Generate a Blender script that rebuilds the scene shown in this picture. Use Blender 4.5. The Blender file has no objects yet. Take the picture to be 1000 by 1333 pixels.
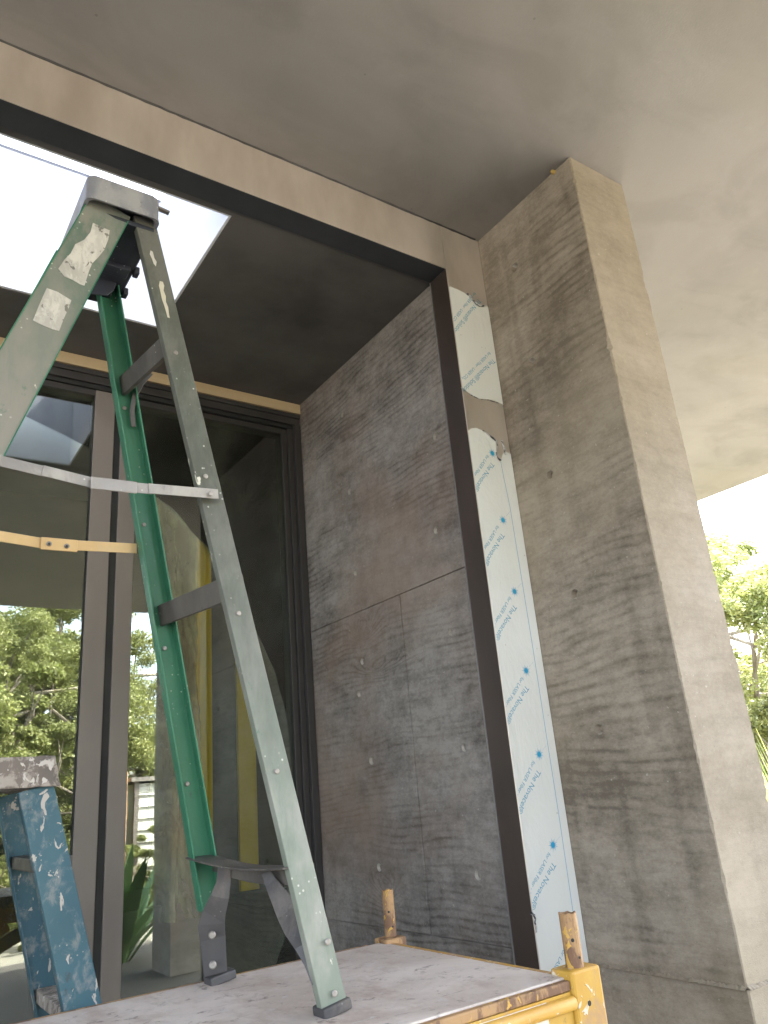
import bpy, bmesh, math, random
from mathutils import Vector, Matrix, noise
S = bpy.context.scene
C = S.collection
rad = math.radians

# ------------------------------------------------------------------ camera, sky, sun, exposure
H = 1.65                                   # eye height above the paving
R = ((0.8272683, -0.5555561, -0.0835735), (0.1247619, 0.3267135, -0.9368526), (0.5477787, 0.7646017, 0.3395920))
FPX = 993.707
cam_d = bpy.data.cameras.new('camera')
cam = bpy.data.objects.new('camera', cam_d); C.objects.link(cam)
cam_d.sensor_fit = 'VERTICAL'; cam_d.sensor_height = 36.0; cam_d.lens = FPX/1333*36
cam_d.clip_start = 0.02; cam_d.clip_end = 800
m = Matrix(((R[0][0], -R[1][0], -R[2][0], 0), (R[0][1], -R[1][1], -R[2][1], 0), (R[0][2], -R[1][2], -R[2][2], H), (0, 0, 0, 1)))
cam.matrix_world = m
S.camera = cam

SUN_EL, SUN_AZ = 54, 58                   # azimuth clockwise from +Y
w = bpy.data.worlds.new('World'); S.world = w; w.use_nodes = True
nt = w.node_tree; nt.nodes.clear()
sky = nt.nodes.new('ShaderNodeTexSky'); sky.sky_type = 'NISHITA'; sky.sun_disc = False
sky.sun_elevation = rad(SUN_EL); sky.sun_rotation = rad(SUN_AZ)
sky.air_density = 1.0; sky.dust_density = 3.5; sky.ozone_density = 0.6
bg = nt.nodes.new('ShaderNodeBackground'); bg.inputs[1].default_value = 0.15
wo = nt.nodes.new('ShaderNodeOutputWorld')
hs = nt.nodes.new('ShaderNodeHueSaturation'); hs.inputs['Saturation'].default_value = .62
nt.links.new(sky.outputs[0], hs.inputs['Color']); nt.links.new(hs.outputs[0], bg.inputs[0]); nt.links.new(bg.outputs[0], wo.inputs[0])
sl = bpy.data.lights.new('sun', 'SUN'); sl.energy = 3.3; sl.angle = rad(0.5); sl.color = (1, .95, .87)
so = bpy.data.objects.new('sun', sl); C.objects.link(so)
sd = Vector((math.sin(rad(SUN_AZ))*math.cos(rad(SUN_EL)), math.cos(rad(SUN_AZ))*math.cos(rad(SUN_EL)), math.sin(rad(SUN_EL))))
so.rotation_euler = sd.to_track_quat('Z', 'Y').to_euler()
S.view_settings.view_transform = 'Standard'; S.view_settings.look = 'None'
S.view_settings.exposure = 3.85; S.view_settings.gamma = 1; S.view_settings.use_curve_mapping = False
S.render.engine = 'CYCLES'
S.cycles.max_bounces = 10; S.cycles.diffuse_bounces = 6; S.cycles.glossy_bounces = 5
S.cycles.transparent_max_bounces = 24; S.cycles.transmission_bounces = 8
S.cycles.sample_clamp_indirect = 8

# ------------------------------------------------------------------ helpers
def px(x, y, ax, v):
    """where the sight line through photo point (x, y) meets the plane axis ax = v (eye-relative height)"""
    c = ((x-500)/FPX, (y-666.5)/FPX, 1.0)
    d = [sum(R[k][i]*c[k] for k in range(3)) for i in range(3)]
    s = v/d[ax]
    return Vector((d[0]*s, d[1]*s, d[2]*s+H))

def tag(o, label=None, cat=None, group=None, kind=None):
    if label: o['label'] = label
    if cat: o['category'] = cat
    if group: o['group'] = group
    if kind: o['kind'] = kind
    return o

def empty(name, loc, label, cat, group=None):
    o = bpy.data.objects.new(name, None); C.objects.link(o); o.location = loc
    o.empty_display_size = .1
    return tag(o, label, cat, group)

def obj(name, bm, mat, parent=None, smooth=False, bevel=0, seg=2):
    me = bpy.data.meshes.new(name)
    if not isinstance(bm, bmesh.types.BMesh): raise TypeError
    bmesh.ops.recalc_face_normals(bm, faces=bm.faces)
    bm.to_mesh(me); bm.free()
    me.materials.append(mat)
    if smooth:
        for p in me.polygons: p.use_smooth = True
    o = bpy.data.objects.new(name, me); C.objects.link(o)
    if parent:
        o.parent = parent
        b = parent.matrix_basis.copy(); q = parent.parent
        while q: b = q.matrix_basis @ b; q = q.parent
        o.matrix_basis = b.inverted()
    if bevel:
        md = o.modifiers.new('bevel', 'BEVEL'); md.width = bevel; md.segments = seg; md.limit_method = 'ANGLE'; md.angle_limit = rad(35)
    return o

def box(bm, x0, x1, y0, y1, z0, z1):
    v = [bm.verts.new((x, y, z)) for z in (z0, z1) for x, y in ((x0, y0), (x1, y0), (x1, y1), (x0, y1))]
    for f in ((0, 3, 2, 1), (4, 5, 6, 7), (0, 1, 5, 4), (1, 2, 6, 5), (2, 3, 7, 6), (3, 0, 4, 7)):
        bm.faces.new([v[i] for i in f])
def bx(*a):
    bm = bmesh.new(); box(bm, *a); return bm

def sweep(bm, p0, p1, u, prof, closed=True, n=1, warp=None):
    """extrude the 2-D profile (along u and along axis x u) from p0 to p1"""
    p0 = Vector(p0); p1 = Vector(p1); a = (p1-p0).normalized()
    u = (Vector(u) - a*Vector(u).dot(a)).normalized(); v = a.cross(u)
    rings = []
    for k in range(n+1):
        t = k/n; c = p0.lerp(p1, t)
        rings.append([bm.verts.new(c + u*q[0] + v*q[1] + (warp(t, q) if warp else Vector())) for q in prof])
    m_ = len(prof)
    for k in range(n):
        for i in range(m_):
            j = (i+1) % m_
            bm.faces.new((rings[k][i], rings[k][j], rings[k+1][j], rings[k+1][i]))
    bm.faces.new(rings[0]); bm.faces.new(list(reversed(rings[-1])))

def channel(w_, d, t):
    """C section: web of width w_ along u, flanges reaching d towards +v"""
    h = w_/2
    return [(-h, 0), (h, 0), (h, d), (h-t, d), (h-t, t), (-h+t, t), (-h+t, d), (-h, d)]
def rect(a, b): return [(-a/2, -b/2), (a/2, -b/2), (a/2, b/2), (-a/2, b/2)]
def ring(r, n=14): return [(r*math.cos(2*math.pi*i/n), r*math.sin(2*math.pi*i/n)) for i in range(n)]

def tube(bm, pts, r, n=8):
    pts = [Vector(p) for p in pts]; prev = None
    rr = r if isinstance(r, (list, tuple)) else [r]*len(pts)
    for i, p in enumerate(pts):
        a = (pts[min(i+1, len(pts)-1)]-pts[max(i-1, 0)]).normalized()
        u = a.orthogonal().normalized() if i == 0 else (u - a*u.dot(a)).normalized()
        v = a.cross(u)
        cur = [bm.verts.new(p+u*math.cos(2*math.pi*k/n)*rr[i]+v*math.sin(2*math.pi*k/n)*rr[i]) for k in range(n)]
        if prev:
            for k in range(n): bm.faces.new((prev[k], prev[(k+1) % n], cur[(k+1) % n], cur[k]))
        else: bm.faces.new(list(reversed(cur)))
        prev = cur
    bm.faces.new(prev)

# ------------------------------------------------------------------ materials
class N:
    def __init__(s, name):
        s.m = bpy.data.materials.new(name); s.m.use_nodes = True; s.t = s.m.node_tree
        s.p = s.t.nodes['Principled BSDF']; s.out = s.t.nodes['Material Output']
        s.co = s.t.nodes.new('ShaderNodeTexCoord').outputs['Object']
    def put(s, sock, v):
        if hasattr(v, 'links') or isinstance(v, bpy.types.NodeSocket): s.t.links.new(v, sock)
        elif v is not None:
            sock.default_value = v if not (isinstance(v, tuple) and len(v) == 3 and sock.type == 'RGBA') else (*v, 1)
    def math(s, op, a, b=None, c=None, clamp=False):
        n = s.t.nodes.new('ShaderNodeMath'); n.operation = op; n.use_clamp = clamp
        s.put(n.inputs[0], a)
        if b is not None: s.put(n.inputs[1], b)
        if c is not None: s.put(n.inputs[2], c)
        return n.outputs[0]
    def map(s, scale=(1, 1, 1), loc=(0, 0, 0), rot=(0, 0, 0), src=None):
        n = s.t.nodes.new('ShaderNodeMapping'); n.inputs['Scale'].default_value = scale
        n.inputs['Location'].default_value = loc; n.inputs['Rotation'].default_value = rot
        s.put(n.inputs['Vector'], src or s.co); return n.outputs[0]
    def noise(s, scale, vec=None, detail=4, rough=.55, dist=0):
        n = s.t.nodes.new('ShaderNodeTexNoise'); n.inputs['Scale'].default_value = scale
        n.inputs['Detail'].default_value = detail; n.inputs['Roughness'].default_value = rough
        n.inputs['Distortion'].default_value = dist; s.put(n.inputs['Vector'], vec or s.co); return n.outputs['Fac']
    def voro(s, scale, vec=None, feat='F1'):
        n = s.t.nodes.new('ShaderNodeTexVoronoi'); n.feature = feat; n.inputs['Scale'].default_value = scale
        s.put(n.inputs['Vector'], vec or s.co); return n.outputs['Distance']
    def ramp(s, f, lo, hi, a=0., b=1.):
        n = s.t.nodes.new('ShaderNodeMapRange'); n.interpolation_type = 'SMOOTHSTEP'
        for i, v in enumerate((f, lo, hi, a, b)): s.put(n.inputs[i], v)
        return n.outputs[0]
    def mix(s, f, a, b, mode='MIX'):
        n = s.t.nodes.new('ShaderNodeMix'); n.data_type = 'RGBA'; n.blend_type = mode
        s.put(n.inputs[0], f); s.put(n.inputs[6], a); s.put(n.inputs[7], b); return n.outputs[2]
    def xyz(s, src=None):
        n = s.t.nodes.new('ShaderNodeSeparateXYZ'); s.put(n.inputs[0], src or s.co); return n.outputs
    def comb(s, x=0., y=0., z=0.):
        n = s.t.nodes.new('ShaderNodeCombineXYZ'); s.put(n.inputs[0], x); s.put(n.inputs[1], y); s.put(n.inputs[2], z); return n.outputs[0]
    def bump(s, h, st=.3, d=.005):
        n = s.t.nodes.new('ShaderNodeBump'); n.inputs['Strength'].default_value = st; n.inputs['Distance'].default_value = d
        s.put(n.inputs['Height'], h); s.put(s.p.inputs['Normal'], n.outputs[0]); return n.outputs[0]
    def set(s, col=None, rough=None, metal=None, spec=None):
        s.put(s.p.inputs['Base Color'], col); s.put(s.p.inputs['Roughness'], rough)
        s.put(s.p.inputs['Metallic'], metal); s.put(s.p.inputs['Specular IOR Level'], spec); return s.m

def formed_concrete(name, light, dark, grain=.5, knots=(), warm=(.34, .27, .22), warmf=.25, seed=0., K=170, streak=.5, mottle=1.):
    """concrete cast against plywood: printed wood grain, cloudy patches, faint vertical streaks"""
    n = N(name); o = n.xyz()
    u = n.math('ADD', o[0], o[1]); z = n.math('ADD', o[2], seed)
    uv = n.comb(n.math('MULTIPLY', u, .55), z, seed)
    w1 = n.noise(1.6, uv, 3, .5); w2 = n.noise(5.0, n.comb(n.math('MULTIPLY', u, .5), z, 3.+seed), 2, .5)
    ph = n.math('ADD', n.math('MULTIPLY', z, K), n.math('ADD', n.math('MULTIPLY', w1, 42.), n.math('MULTIPLY', w2, 7.)))
    kmask = None
    for (ku, kz, a, b, amp) in knots:
        du = n.math('DIVIDE', n.math('SUBTRACT', u, ku), a); dz = n.math('DIVIDE', n.math('SUBTRACT', o[2], kz), b)
        r2 = n.math('ADD', n.math('MULTIPLY', du, du), n.math('MULTIPLY', dz, dz))
        r2 = n.math('ADD', r2, n.math('MULTIPLY', n.math('SUBTRACT', n.noise(9, uv, 2), .5), 2.2)); g = n.math('EXPONENT', n.math('MULTIPLY', r2, -1.))
        ph = n.math('ADD', ph, n.math('MULTIPLY', g, amp))
        kmask = g if kmask is None else n.math('MAXIMUM', kmask, g)
    ln = n.math('MULTIPLY_ADD', n.math('SINE', ph), .5, .5)
    ln = n.math('POWER', ln, 2.4)
    msk = n.ramp(n.noise(2.3, n.comb(n.math('MULTIPLY', u, .6), n.math('MULTIPLY', z, 1.3), 9.+seed), 8, .72), .44, .60)
    if kmask is not None: msk = n.math('MAXIMUM', msk, n.ramp(kmask, .12, .5, 0., .9))
    msk = n.math('MULTIPLY', msk, n.ramp(n.noise(26, n.comb(n.math('MULTIPLY', u, .25), z, 4.), 2), .3, .6, .35, 1.))
    lines = n.math('MULTIPLY', n.math('MULTIPLY', ln, msk), grain)
    cloud = n.noise(2.1, n.comb(n.math('MULTIPLY', u, .7), z, 20.+seed), 6, .62)
    smear = n.noise(9, n.comb(n.math('MULTIPLY', u, .35), n.math('MULTIPLY', z, 1.2), 31.+seed), 5, .65)
    vert = n.noise(7, n.comb(u, n.math('MULTIPLY', z, .09), 12.+seed), 3, .6)
    fib = n.noise(60, n.comb(n.math('MULTIPLY', u, .12), z, 40.), 3, .6)
    f = n.math('ADD', n.ramp(cloud, .36, .66, 0., .5), n.ramp(smear, .35, .75, 0., .35))
    f = n.math('ADD', f, n.math('MULTIPLY', n.ramp(vert, .45, .7, 0., .35), streak))
    f = n.math('ADD', f, n.ramp(fib, .4, .75, 0., .14))
    f = n.math('ADD', f, lines, clamp=True)
    mott = n.noise(21, n.comb(n.math('MULTIPLY', u, .8), z, 51.+seed), 8, .74)
    gr = n.noise(95, n.comb(n.math('MULTIPLY', u, .7), z, 61.+seed), 5, .75)
    f = n.math('ADD', f, n.math('ADD', n.ramp(mott, .34, .68, -.20*mottle, .26*mottle), n.ramp(gr, .34, .66, -.13, .13)), clamp=True)
    c = n.mix(f, light, dark)
    c = n.mix(n.ramp(n.noise(.9, n.comb(u, z, 77.+seed), 4, .6), .4, .7, 0., warmf), c, warm)
    # small pale spatters and dark pin holes
    sp = n.voro(34, n.comb(u, z, 2.)); c = n.mix(n.ramp(sp, .05, .075, .5, 0.), c, (.1, .095, .09))
    sc = n.noise(55, n.comb(u, z, 5.), 2, .5); c = n.mix(n.ramp(sc, .7, .76, 0., .4), c, (.5, .47, .42))
    fine = n.noise(240, n.comb(u, z, 3.), 3, .6)
    c = n.mix(.10, c, n.mix(fine, (.05, .05, .05), (.7, .7, .7)), 'OVERLAY')
    hgt = n.math('ADD', n.math('MULTIPLY', lines, -.6), n.math('MULTIPLY', n.math('ADD', fine, n.math('ADD', smear, mott)), .4))
    n.bump(hgt, .55, .005)
    return n.set(c, n.ramp(cloud, .3, .7, .55, .8), spec=.35)

M = {}
n = N('tie_hole_lit_tone'); M['hole'] = n.set(n.mix(n.noise(90), (.26, .24, .21), (.42, .385, .34)), .8)  # pale tone puts the lit crescent of each tie hole into the colour
M['wall'] = formed_concrete('cast_concrete_wall', (.295, .272, .255), (.098, .085, .078), .42,
    knots=((1.93+2.93, 2.36, .10, .06, 34), (1.93+2.93, 1.27, .09, .06, 30), (1.93+2.82, 2.17, .16, .05, 22)), seed=0., K=235, warmf=.7, warm=(.235, .165, .125))
M['column_front'] = formed_concrete('cast_concrete_column_front', (.315, .262, .205), (.20, .165, .125), .12, seed=8.1, K=140, warmf=.4, warm=(.28, .235, .155), streak=.6, mottle=.7)
M['column'] = formed_concrete('cast_concrete_column', (.345, .295, .24), (.125, .102, .078), .42, seed=5.3, K=165, warmf=.45, warm=(.33, .27, .19), streak=.9, mottle=.6)

n = N('trowelled_concrete')
cl = n.noise(.55, None, 5, .6, .6); c2 = n.noise(1.7, n.map((1, 1.6, 1)), 5, .6, .8); c3 = n.noise(7, None, 4, .65)
f = n.math('ADD', n.ramp(cl, .35, .68, 0., .6), n.ramp(c2, .4, .7, 0., .38), clamp=True)
c = n.mix(f, (.265, .246, .235), (.172, .158, .150))
c = n.mix(n.ramp(c3, .5, .8, 0., .18), c, (.34, .32, .30))
c = n.mix(n.ramp(n.noise(.9, n.map(loc=(4, 2, 0)), 3), .45, .7, 0., .3), c, (.235, .215, .17))
c = n.mix(n.ramp(n.voro(9), .03, .05, .5, 0.), c, (.12, .11, .1))
n.bump(n.math('ADD', n.math('MULTIPLY', c3, .8), n.math('MULTIPLY', n.noise(120, None, 2), .25)), .22, .006)
M['ceiling'] = n.set(c, .62, spec=.35)

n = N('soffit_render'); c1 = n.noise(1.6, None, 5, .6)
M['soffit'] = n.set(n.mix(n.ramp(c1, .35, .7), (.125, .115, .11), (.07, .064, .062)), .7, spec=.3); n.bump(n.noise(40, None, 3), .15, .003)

n = N('paving_concrete'); c1 = n.noise(3, None, 6, .6)
M['paving'] = n.set(n.mix(c1, (.055, .05, .045), (.09, .08, .07)), .85); n.bump(n.noise(90), .3, .003)
n = N('garden_ground'); c1 = n.noise(.6, None, 6, .65)
M['ground'] = n.set(n.mix(c1, (.15, .14, .11), (.24, .225, .19)), .95)

def satin_metal(name, a, b, rough, metal):
    n = N(name); g = n.noise(3.2, n.map((1, 1, .35)), 5, .6); f = n.noise(90, n.map((1, 1, .08)), 2)
    c = n.mix(n.ramp(g, .35, .7), a, b)
    n.bump(n.math('ADD', n.noise(2.2, None, 2), n.math('MULTIPLY', f, .02)), .12, .01)
    return n.set(c, n.ramp(n.noise(5, None, 5, .65), .3, .7, rough-.07, rough+.1), metal, .5)
M['portal'] = satin_metal('bronze_satin_metal', (.62, .545, .49), (.46, .39, .34), .42, .55)
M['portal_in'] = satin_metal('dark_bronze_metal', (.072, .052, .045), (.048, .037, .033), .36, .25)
M['frame'] = satin_metal('brown_grey_door_frame', (.20, .172, .152), (.165, .142, .127), .5, .1)
M['frame_dark'] = satin_metal('dark_door_channel', (.05, .045, .045), (.04, .036, .036), .5, .2)
M['frame_dark2'] = satin_metal('dark_head_lining', (.040, .042, .05), (.028, .03, .036), .5, 0)
M['gasket'] = satin_metal('black_gasket', (.012, .012, .013), (.015, .015, .015), .6, 0)

n = N('raw_timber'); g = n.noise(30, n.map((.08, 1, 1)), 4)
M['timber'] = n.set(n.mix(g, (.42, .30, .17), (.56, .43, .28)), .7)

# glass: fresnel reflection over a green tinted see-through pane
n = N('tinted_glass'); t = n.t
gl = t.nodes.new('ShaderNodeBsdfGlossy'); gl.inputs['Roughness'].default_value = .0; gl.inputs['Color'].default_value = (.95, 1, .97, 1)
tr = t.nodes.new('ShaderNodeBsdfTransparent'); tr.inputs['Color'].default_value = (.92, .94, .88, 1)
fr = t.nodes.new('ShaderNodeFresnel'); fr.inputs['IOR'].default_value = 2.15
mx = t.nodes.new('ShaderNodeMixShader')
bp = t.nodes.new('ShaderNodeBump'); bp.inputs['Strength'].default_value = .05; bp.inputs['Distance'].default_value = .01
t.links.new(n.noise(1.5, None, 2), bp.inputs['Height']); t.links.new(bp.outputs[0], gl.inputs['Normal'])
t.links.new(fr.outputs[0], mx.inputs[0]); t.links.new(tr.outputs[0], mx.inputs[1]); t.links.new(gl.outputs[0], mx.inputs[2])
dd = t.nodes.new('ShaderNodeBsdfDiffuse'); dd.inputs[0].default_value = (.45, .44, .40, 1); m2 = t.nodes.new('ShaderNodeMixShader')
t.links.new(n.math('ADD', n.ramp(n.noise(2.2, n.map((1, 1, .5)), 6, .7, 1.), .4, .75, .006, .05), n.ramp(n.noise(38, n.map((1, 1, .3)), 5, .7), .62, .72, 0., .05)), m2.inputs[0])
t.links.new(mx.outputs[0], m2.inputs[1]); t.links.new(dd.outputs[0], m2.inputs[2]); t.links.new(m2.outputs[0], n.out.inputs[0]); M['glass'] = n.m

n = N('skylight_white_paint'); M['white'] = n.set(n.mix(n.noise(2, None, 4), (.74, .75, .78), (.8, .8, .82)), .55)
n = N('skylight_glass'); t = n.t
tr = t.nodes.new('ShaderNodeBsdfTransparent'); tr.inputs['Color'].default_value = (.62, .64, .67, 1)
gl = t.nodes.new('ShaderNodeBsdfGlossy'); gl.inputs['Roughness'].default_value = .02
mx = t.nodes.new('ShaderNodeMixShader'); mx.inputs[0].default_value = .06
t.links.new(tr.outputs[0], mx.inputs[1]); t.links.new(gl.outputs[0], mx.inputs[2]); t.links.new(mx.outputs[0], n.out.inputs[0]); M['skyglass'] = n.m

def worn(name, paint, paint2, wearc, w_lo, w_hi, spot=(.62, .58, .5), rough=.5, spots=.66, scale=9, metal=0., stretch=(1, 1, .45)):
    n = N(name)
    c = n.mix(n.ramp(n.noise(5, n.map((1, 1, .4)), 4), .35, .7), paint, paint2)
    wf = n.noise(scale, n.map(stretch), 7, .68, .4)
    c = n.mix(n.ramp(wf, w_lo, w_hi, 0., .85), c, wearc)
    s1 = n.noise(38, n.map((1, 1, .6), (3, 1, 7)), 4, .6, .8)
    c = n.mix(n.ramp(s1, spots, spots+.025), c, spot)
    s2 = n.voro(70); c = n.mix(n.math('MULTIPLY', n.ramp(s2, .06, .16, .8, 0.), n.ramp(n.noise(11, n.map(loc=(2, 7, 1)), 3), .5, .62)), c, spot)
    d1 = n.noise(22, n.map((1, 1, .8), (9, 1, 2)), 5, .7)
    c = n.mix(n.ramp(d1, .62, .72, 0., .6), c, (.06, .06, .055))
    n.bump(n.math('ADD', n.ramp(s1, spots-.02, spots+.03), n.math('MULTIPLY', n.noise(90), .4)), .35, .003)
    return n.set(c, n.ramp(wf, .3, .7, rough-.1, rough+.15), metal, .45)
M['green'] = worn('green_ladder_paint', (.022, .125, .068), (.04, .165, .095), (.10, .22, .16), .58, .72, rough=.42, spots=.72)
M['green_pale'] = worn('faded_green_ladder_paint', (.17, .27, .22), (.24, .33, .28), (.34, .36, .33), .42, .62, rough=.5, spots=.74)
M['green_grime'] = worn('cement_smeared_green_paint', (.10, .16, .125), (.21, .21, .18), (.27, .25, .21), .34, .52, rough=.6, spots=.66)
M['grey_grime'] = worn('grimy_grey_ladder_paint', (.085, .075, .062), (.13, .115, .098), (.19, .17, .145), .45, .62, rough=.5, spots=.70)
M['label_worn'] = worn('worn_ladder_label', (.42, .39, .35), (.32, .3, .27), (.50, .47, .42), .45, .6, (.16, .15, .13), .7, .6, 30)
M['zinc'] = worn('zinc_steel', (.22, .195, .18), (.30, .27, .25), (.38, .35, .32), .45, .6, rough=.42, spots=.75, metal=.5)
M['gold'] = worn('yellow_passivated_steel', (.55, .36, .17), (.62, .43, .22), (.5, .38, .24), .5, .7, rough=.38, spots=.8, metal=.45)
M['brown_step'] = worn('brown_grey_ladder_step', (.075, .065, .06), (.10, .09, .082), (.14, .125, .11), .45, .65, rough=.5, spots=.74, metal=.2)
M['boot'] = worn('dark_ladder_boot', (.055, .052, .055), (.085, .08, .08), (.14, .12, .11), .5, .66, (.4, .38, .36), .55, .74)
M['cap'] = worn('grubby_plastic_cap', (.14, .14, .16), (.21, .21, .23), (.28, .27, .27), .45, .6, rough=.5, spots=.7)
M['cap_dark'] = worn('dark_plastic_bracket', (.02, .022, .03), (.03, .032, .045), (.05, .05, .06), .5, .7, (.5, .5, .5), .5, .74)
M['blue'] = worn('blue_ladder_paint', (.035, .095, .13), (.055, .125, .155), (.21, .225, .225), .50, .66, (.44, .40, .36), .55, .62, 26, stretch=(1, 1, .7))
M['cement'] = worn('cement_crusted_cap', (.20, .165, .145), (.12, .10, .09), (.40, .35, .31), .44, .56, (.55, .5, .46), .8, .58, 34, stretch=(1, 1, 1))
M['yellow'] = worn('worn_yellow_paint', (.46, .245, .03), (.52, .32, .06), (.38, .23, .12), .46, .60, (.62, .54, .44), .6, .62, 12)
M['rust'] = worn('rusty_yellow_tube', (.30, .175, .085), (.38, .225, .105), (.14, .075, .05), .47, .58, (.52, .31, .07), .65, .60, 26)
M['black'] = worn('black_rubber', (.02, .02, .02), (.03, .03, .03), (.06, .06, .06), .5, .7, rough=.8)

n = N('platform_deck'); a = n.noise(3.2, None, 7, .68, .5); b = n.noise(14, n.map((1, .6, 1)), 6, .7); sp = n.noise(34, None, 5, .65, .6)
c = n.mix(n.ramp(a, .35, .65), (.50, .42, .375), (.66, .58, .53))
c = n.mix(n.ramp(b, .46, .7, 0., .55), c, (.36, .27, .225))
c = n.mix(n.ramp(sp, .60, .66, 0., .8), c, (.56, .52, .51))
c = n.mix(n.ramp(n.noise(21, n.map(loc=(5, 5, 0)), 6, .75), .56, .68, 0., .75), c, (.17, .13, .11)); c = n.mix(n.ramp(n.noise(60, n.map((.15, 1, 1), (5, 5, 0), (0, 0, .5)), 5, .7), .62, .68, 0., .6), c, (.2, .16, .14))
n.bump(n.math('ADD', sp, n.noise(150)), .3, .002)
M['deck'] = n.set(c, .6, spec=.35)

n = N('protective_film_white'); a = n.noise(1.3, None, 3)
c = n.mix(n.ramp(a, .35, .7), (.70, .695, .68), (.76, .765, .77))
c = n.mix(n.ramp(n.voro(17), .03, .05, .7, 0.), c, (.25, .22, .2))
n.bump(n.math('ADD', n.noise(7, n.map((1, 1, .5)), 4, .6, 1.2), n.math('MULTIPLY', n.noise(30, n.map((1, 1, .4)), 3, .6, 1.), .3)), .55, .010)
M['film'] = n.set(c, .34, spec=.45)
n = N('curled_film_edge'); M['film_curl'] = n.set(n.mix(n.ramp(n.noise(60, None, 3), .42, .58), (.05, .05, .06), (.62, .61, .6)), .3)
n = N('blue_print'); M['print'] = n.set((.09, .30, .44), .4)
n = N('blue_star_print'); M['star'] = n.set((.02, .30, .52), .4)
n = N('blue_line_print'); M['line'] = n.set((.20, .38, .55), .4)
n = N('black_print'); M['ink'] = n.set((.02, .02, .02), .5)
n = N('white_label'); M['label'] = n.set(n.mix(n.ramp(n.noise(20, None, 5, .7), .45, .7), (.75, .72, .66), (.6, .52, .4)), .45)
n = N('bright_bead'); M['bead'] = n.set((.32, .31, .31), .35, .6)

# ------------------------------------------------------------------ the building
F = 2.05; XW = 1.93; XI = 1.913; XC = 2.136; XR = 2.462; YN = 1.476; YD = 3.473
ZC = H+2.335; ZF = H+2.10; ZS = H+2.11
SKX0, SKX1, SKY0, SKY1 = -1.35, .983, 2.195, 3.045
XL = -1.95

tag(obj('ground', bx(-300, 300, -300, 300, -.3, -.02), M['ground']), kind='structure')
tag(obj('porch_paving', bx(-6, 3.7, -4.6, 3.3, -.02, 0), M['paving']), kind='structure')

bm = bmesh.new()
L = [(-7, -2.5), (6.51, -2.5), (6.51, 9), (XR, 9), (XR, F+.02), (-7, F+.02)]
lo_v = [bm.verts.new((x, y, ZC)) for x, y in L]; hi_v = [bm.verts.new((x, y, ZC+.34)) for x, y in L]
bm.faces.new(lo_v); bm.faces.new(list(reversed(hi_v)))
for i in range(6): bm.faces.new((lo_v[i], lo_v[(i+1) % 6], hi_v[(i+1) % 6], hi_v[i]))
tag(obj('ceiling', bm, M['ceiling'], bevel=.006), kind='structure')
bm = bmesh.new()                                       # soffit over the recess with the skylight opening
X0, X1, Y0, Y1 = XL-.5, XW+.1, F+.10, 4.2
for a in ((X0, SKX0, Y0, Y1), (SKX1, X1, Y0, Y1), (SKX0, SKX1, Y0, SKY0), (SKX0, SKX1, SKY1, Y1)): box(bm, *a, ZS, ZC+.33)
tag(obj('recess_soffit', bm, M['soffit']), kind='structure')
bm = bmesh.new(); box(bm, -7, XR, 4.2, 9, ZS+.1, ZC+.33); box(bm, -7, XL-.5, F+.02, 4.2, ZC, ZC+.33)
tag(obj('roof', bm, M['ceiling']), kind='structure')

# skylight: white lined shaft with a glazed top
sk = empty('skylight', (0, 2.6, ZC+.34), 'bright white lined skylight well in the dark soffit above the green ladder', 'skylight')
zt = ZC+.50
for nm, a in (('shaft_wall', (SKX0, SKX1-.012, SKY1-.012, SKY1-.001, ZS+.003, zt)), ('shaft_wall', (SKX0, SKX1-.012, SKY0+.001, SKY0+.012, ZS+.003, zt)),
              ('shaft_wall', (SKX1-.0115, SKX1-.001, SKY0+.001, SKY1-.001, ZS+.003, zt)), ('shaft_wall', (SKX0+.001, SKX0+.012, SKY0+.013, SKY1-.013, ZS+.003, zt))):
    obj(nm, bx(*a), M['white'], sk)
for xx in (-.58, .2): obj('glazing_bar', bx(xx-.02, xx+.02, SKY0+.02, SKY1-.02, zt-.05, zt-.005), M['white'], sk)
obj('glass_pane', bx(SKX0+.013, SKX1-.013, SKY0+.013, SKY1-.013, zt+.002, zt+.012), M['skyglass'], sk)
bm = bmesh.new()
for a in ((SKX0-.06, SKX1+.06, SKY0-.06, SKY0+.0, ZC+.342, zt+.03), (SKX0-.06, SKX1+.06, SKY1, SKY1+.06, ZC+.342, zt+.03), (SKX1, SKX1+.06, SKY0, SKY1, ZC+.342, zt+.03), (SKX0-.06, SKX0, SKY0, SKY1, ZC+.342, zt+.03)): box(bm, *a)
obj('kerb_frame', bm, M['frame'], sk)

def cutter(bm, p, nrm, r0, r1, depth):
    """tapered plug for a tie hole, opening r0 on the face"""
    nrm = Vector(nrm); u = nrm.orthogonal().normalized(); v = nrm.cross(u); n_ = 14; prev = None
    for d, r in ((.02, r0*1.25), (-.0005, r0), (-depth, r1)):
        cur = [bm.verts.new(Vector(p)+nrm*d+u*math.cos(2*math.pi*k/n_)*r+v*math.sin(2*math.pi*k/n_)*r) for k in range(n_)]
        if prev:
            for k in range(n_): bm.faces.new((prev[k], prev[(k+1) % n_], cur[(k+1) % n_], cur[k]))
        else: bm.faces.new(list(reversed(cur)))
        prev = cur
    bm.faces.new(prev)
    bmesh.ops.recalc_face_normals(bm, faces=bm.faces)

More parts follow.
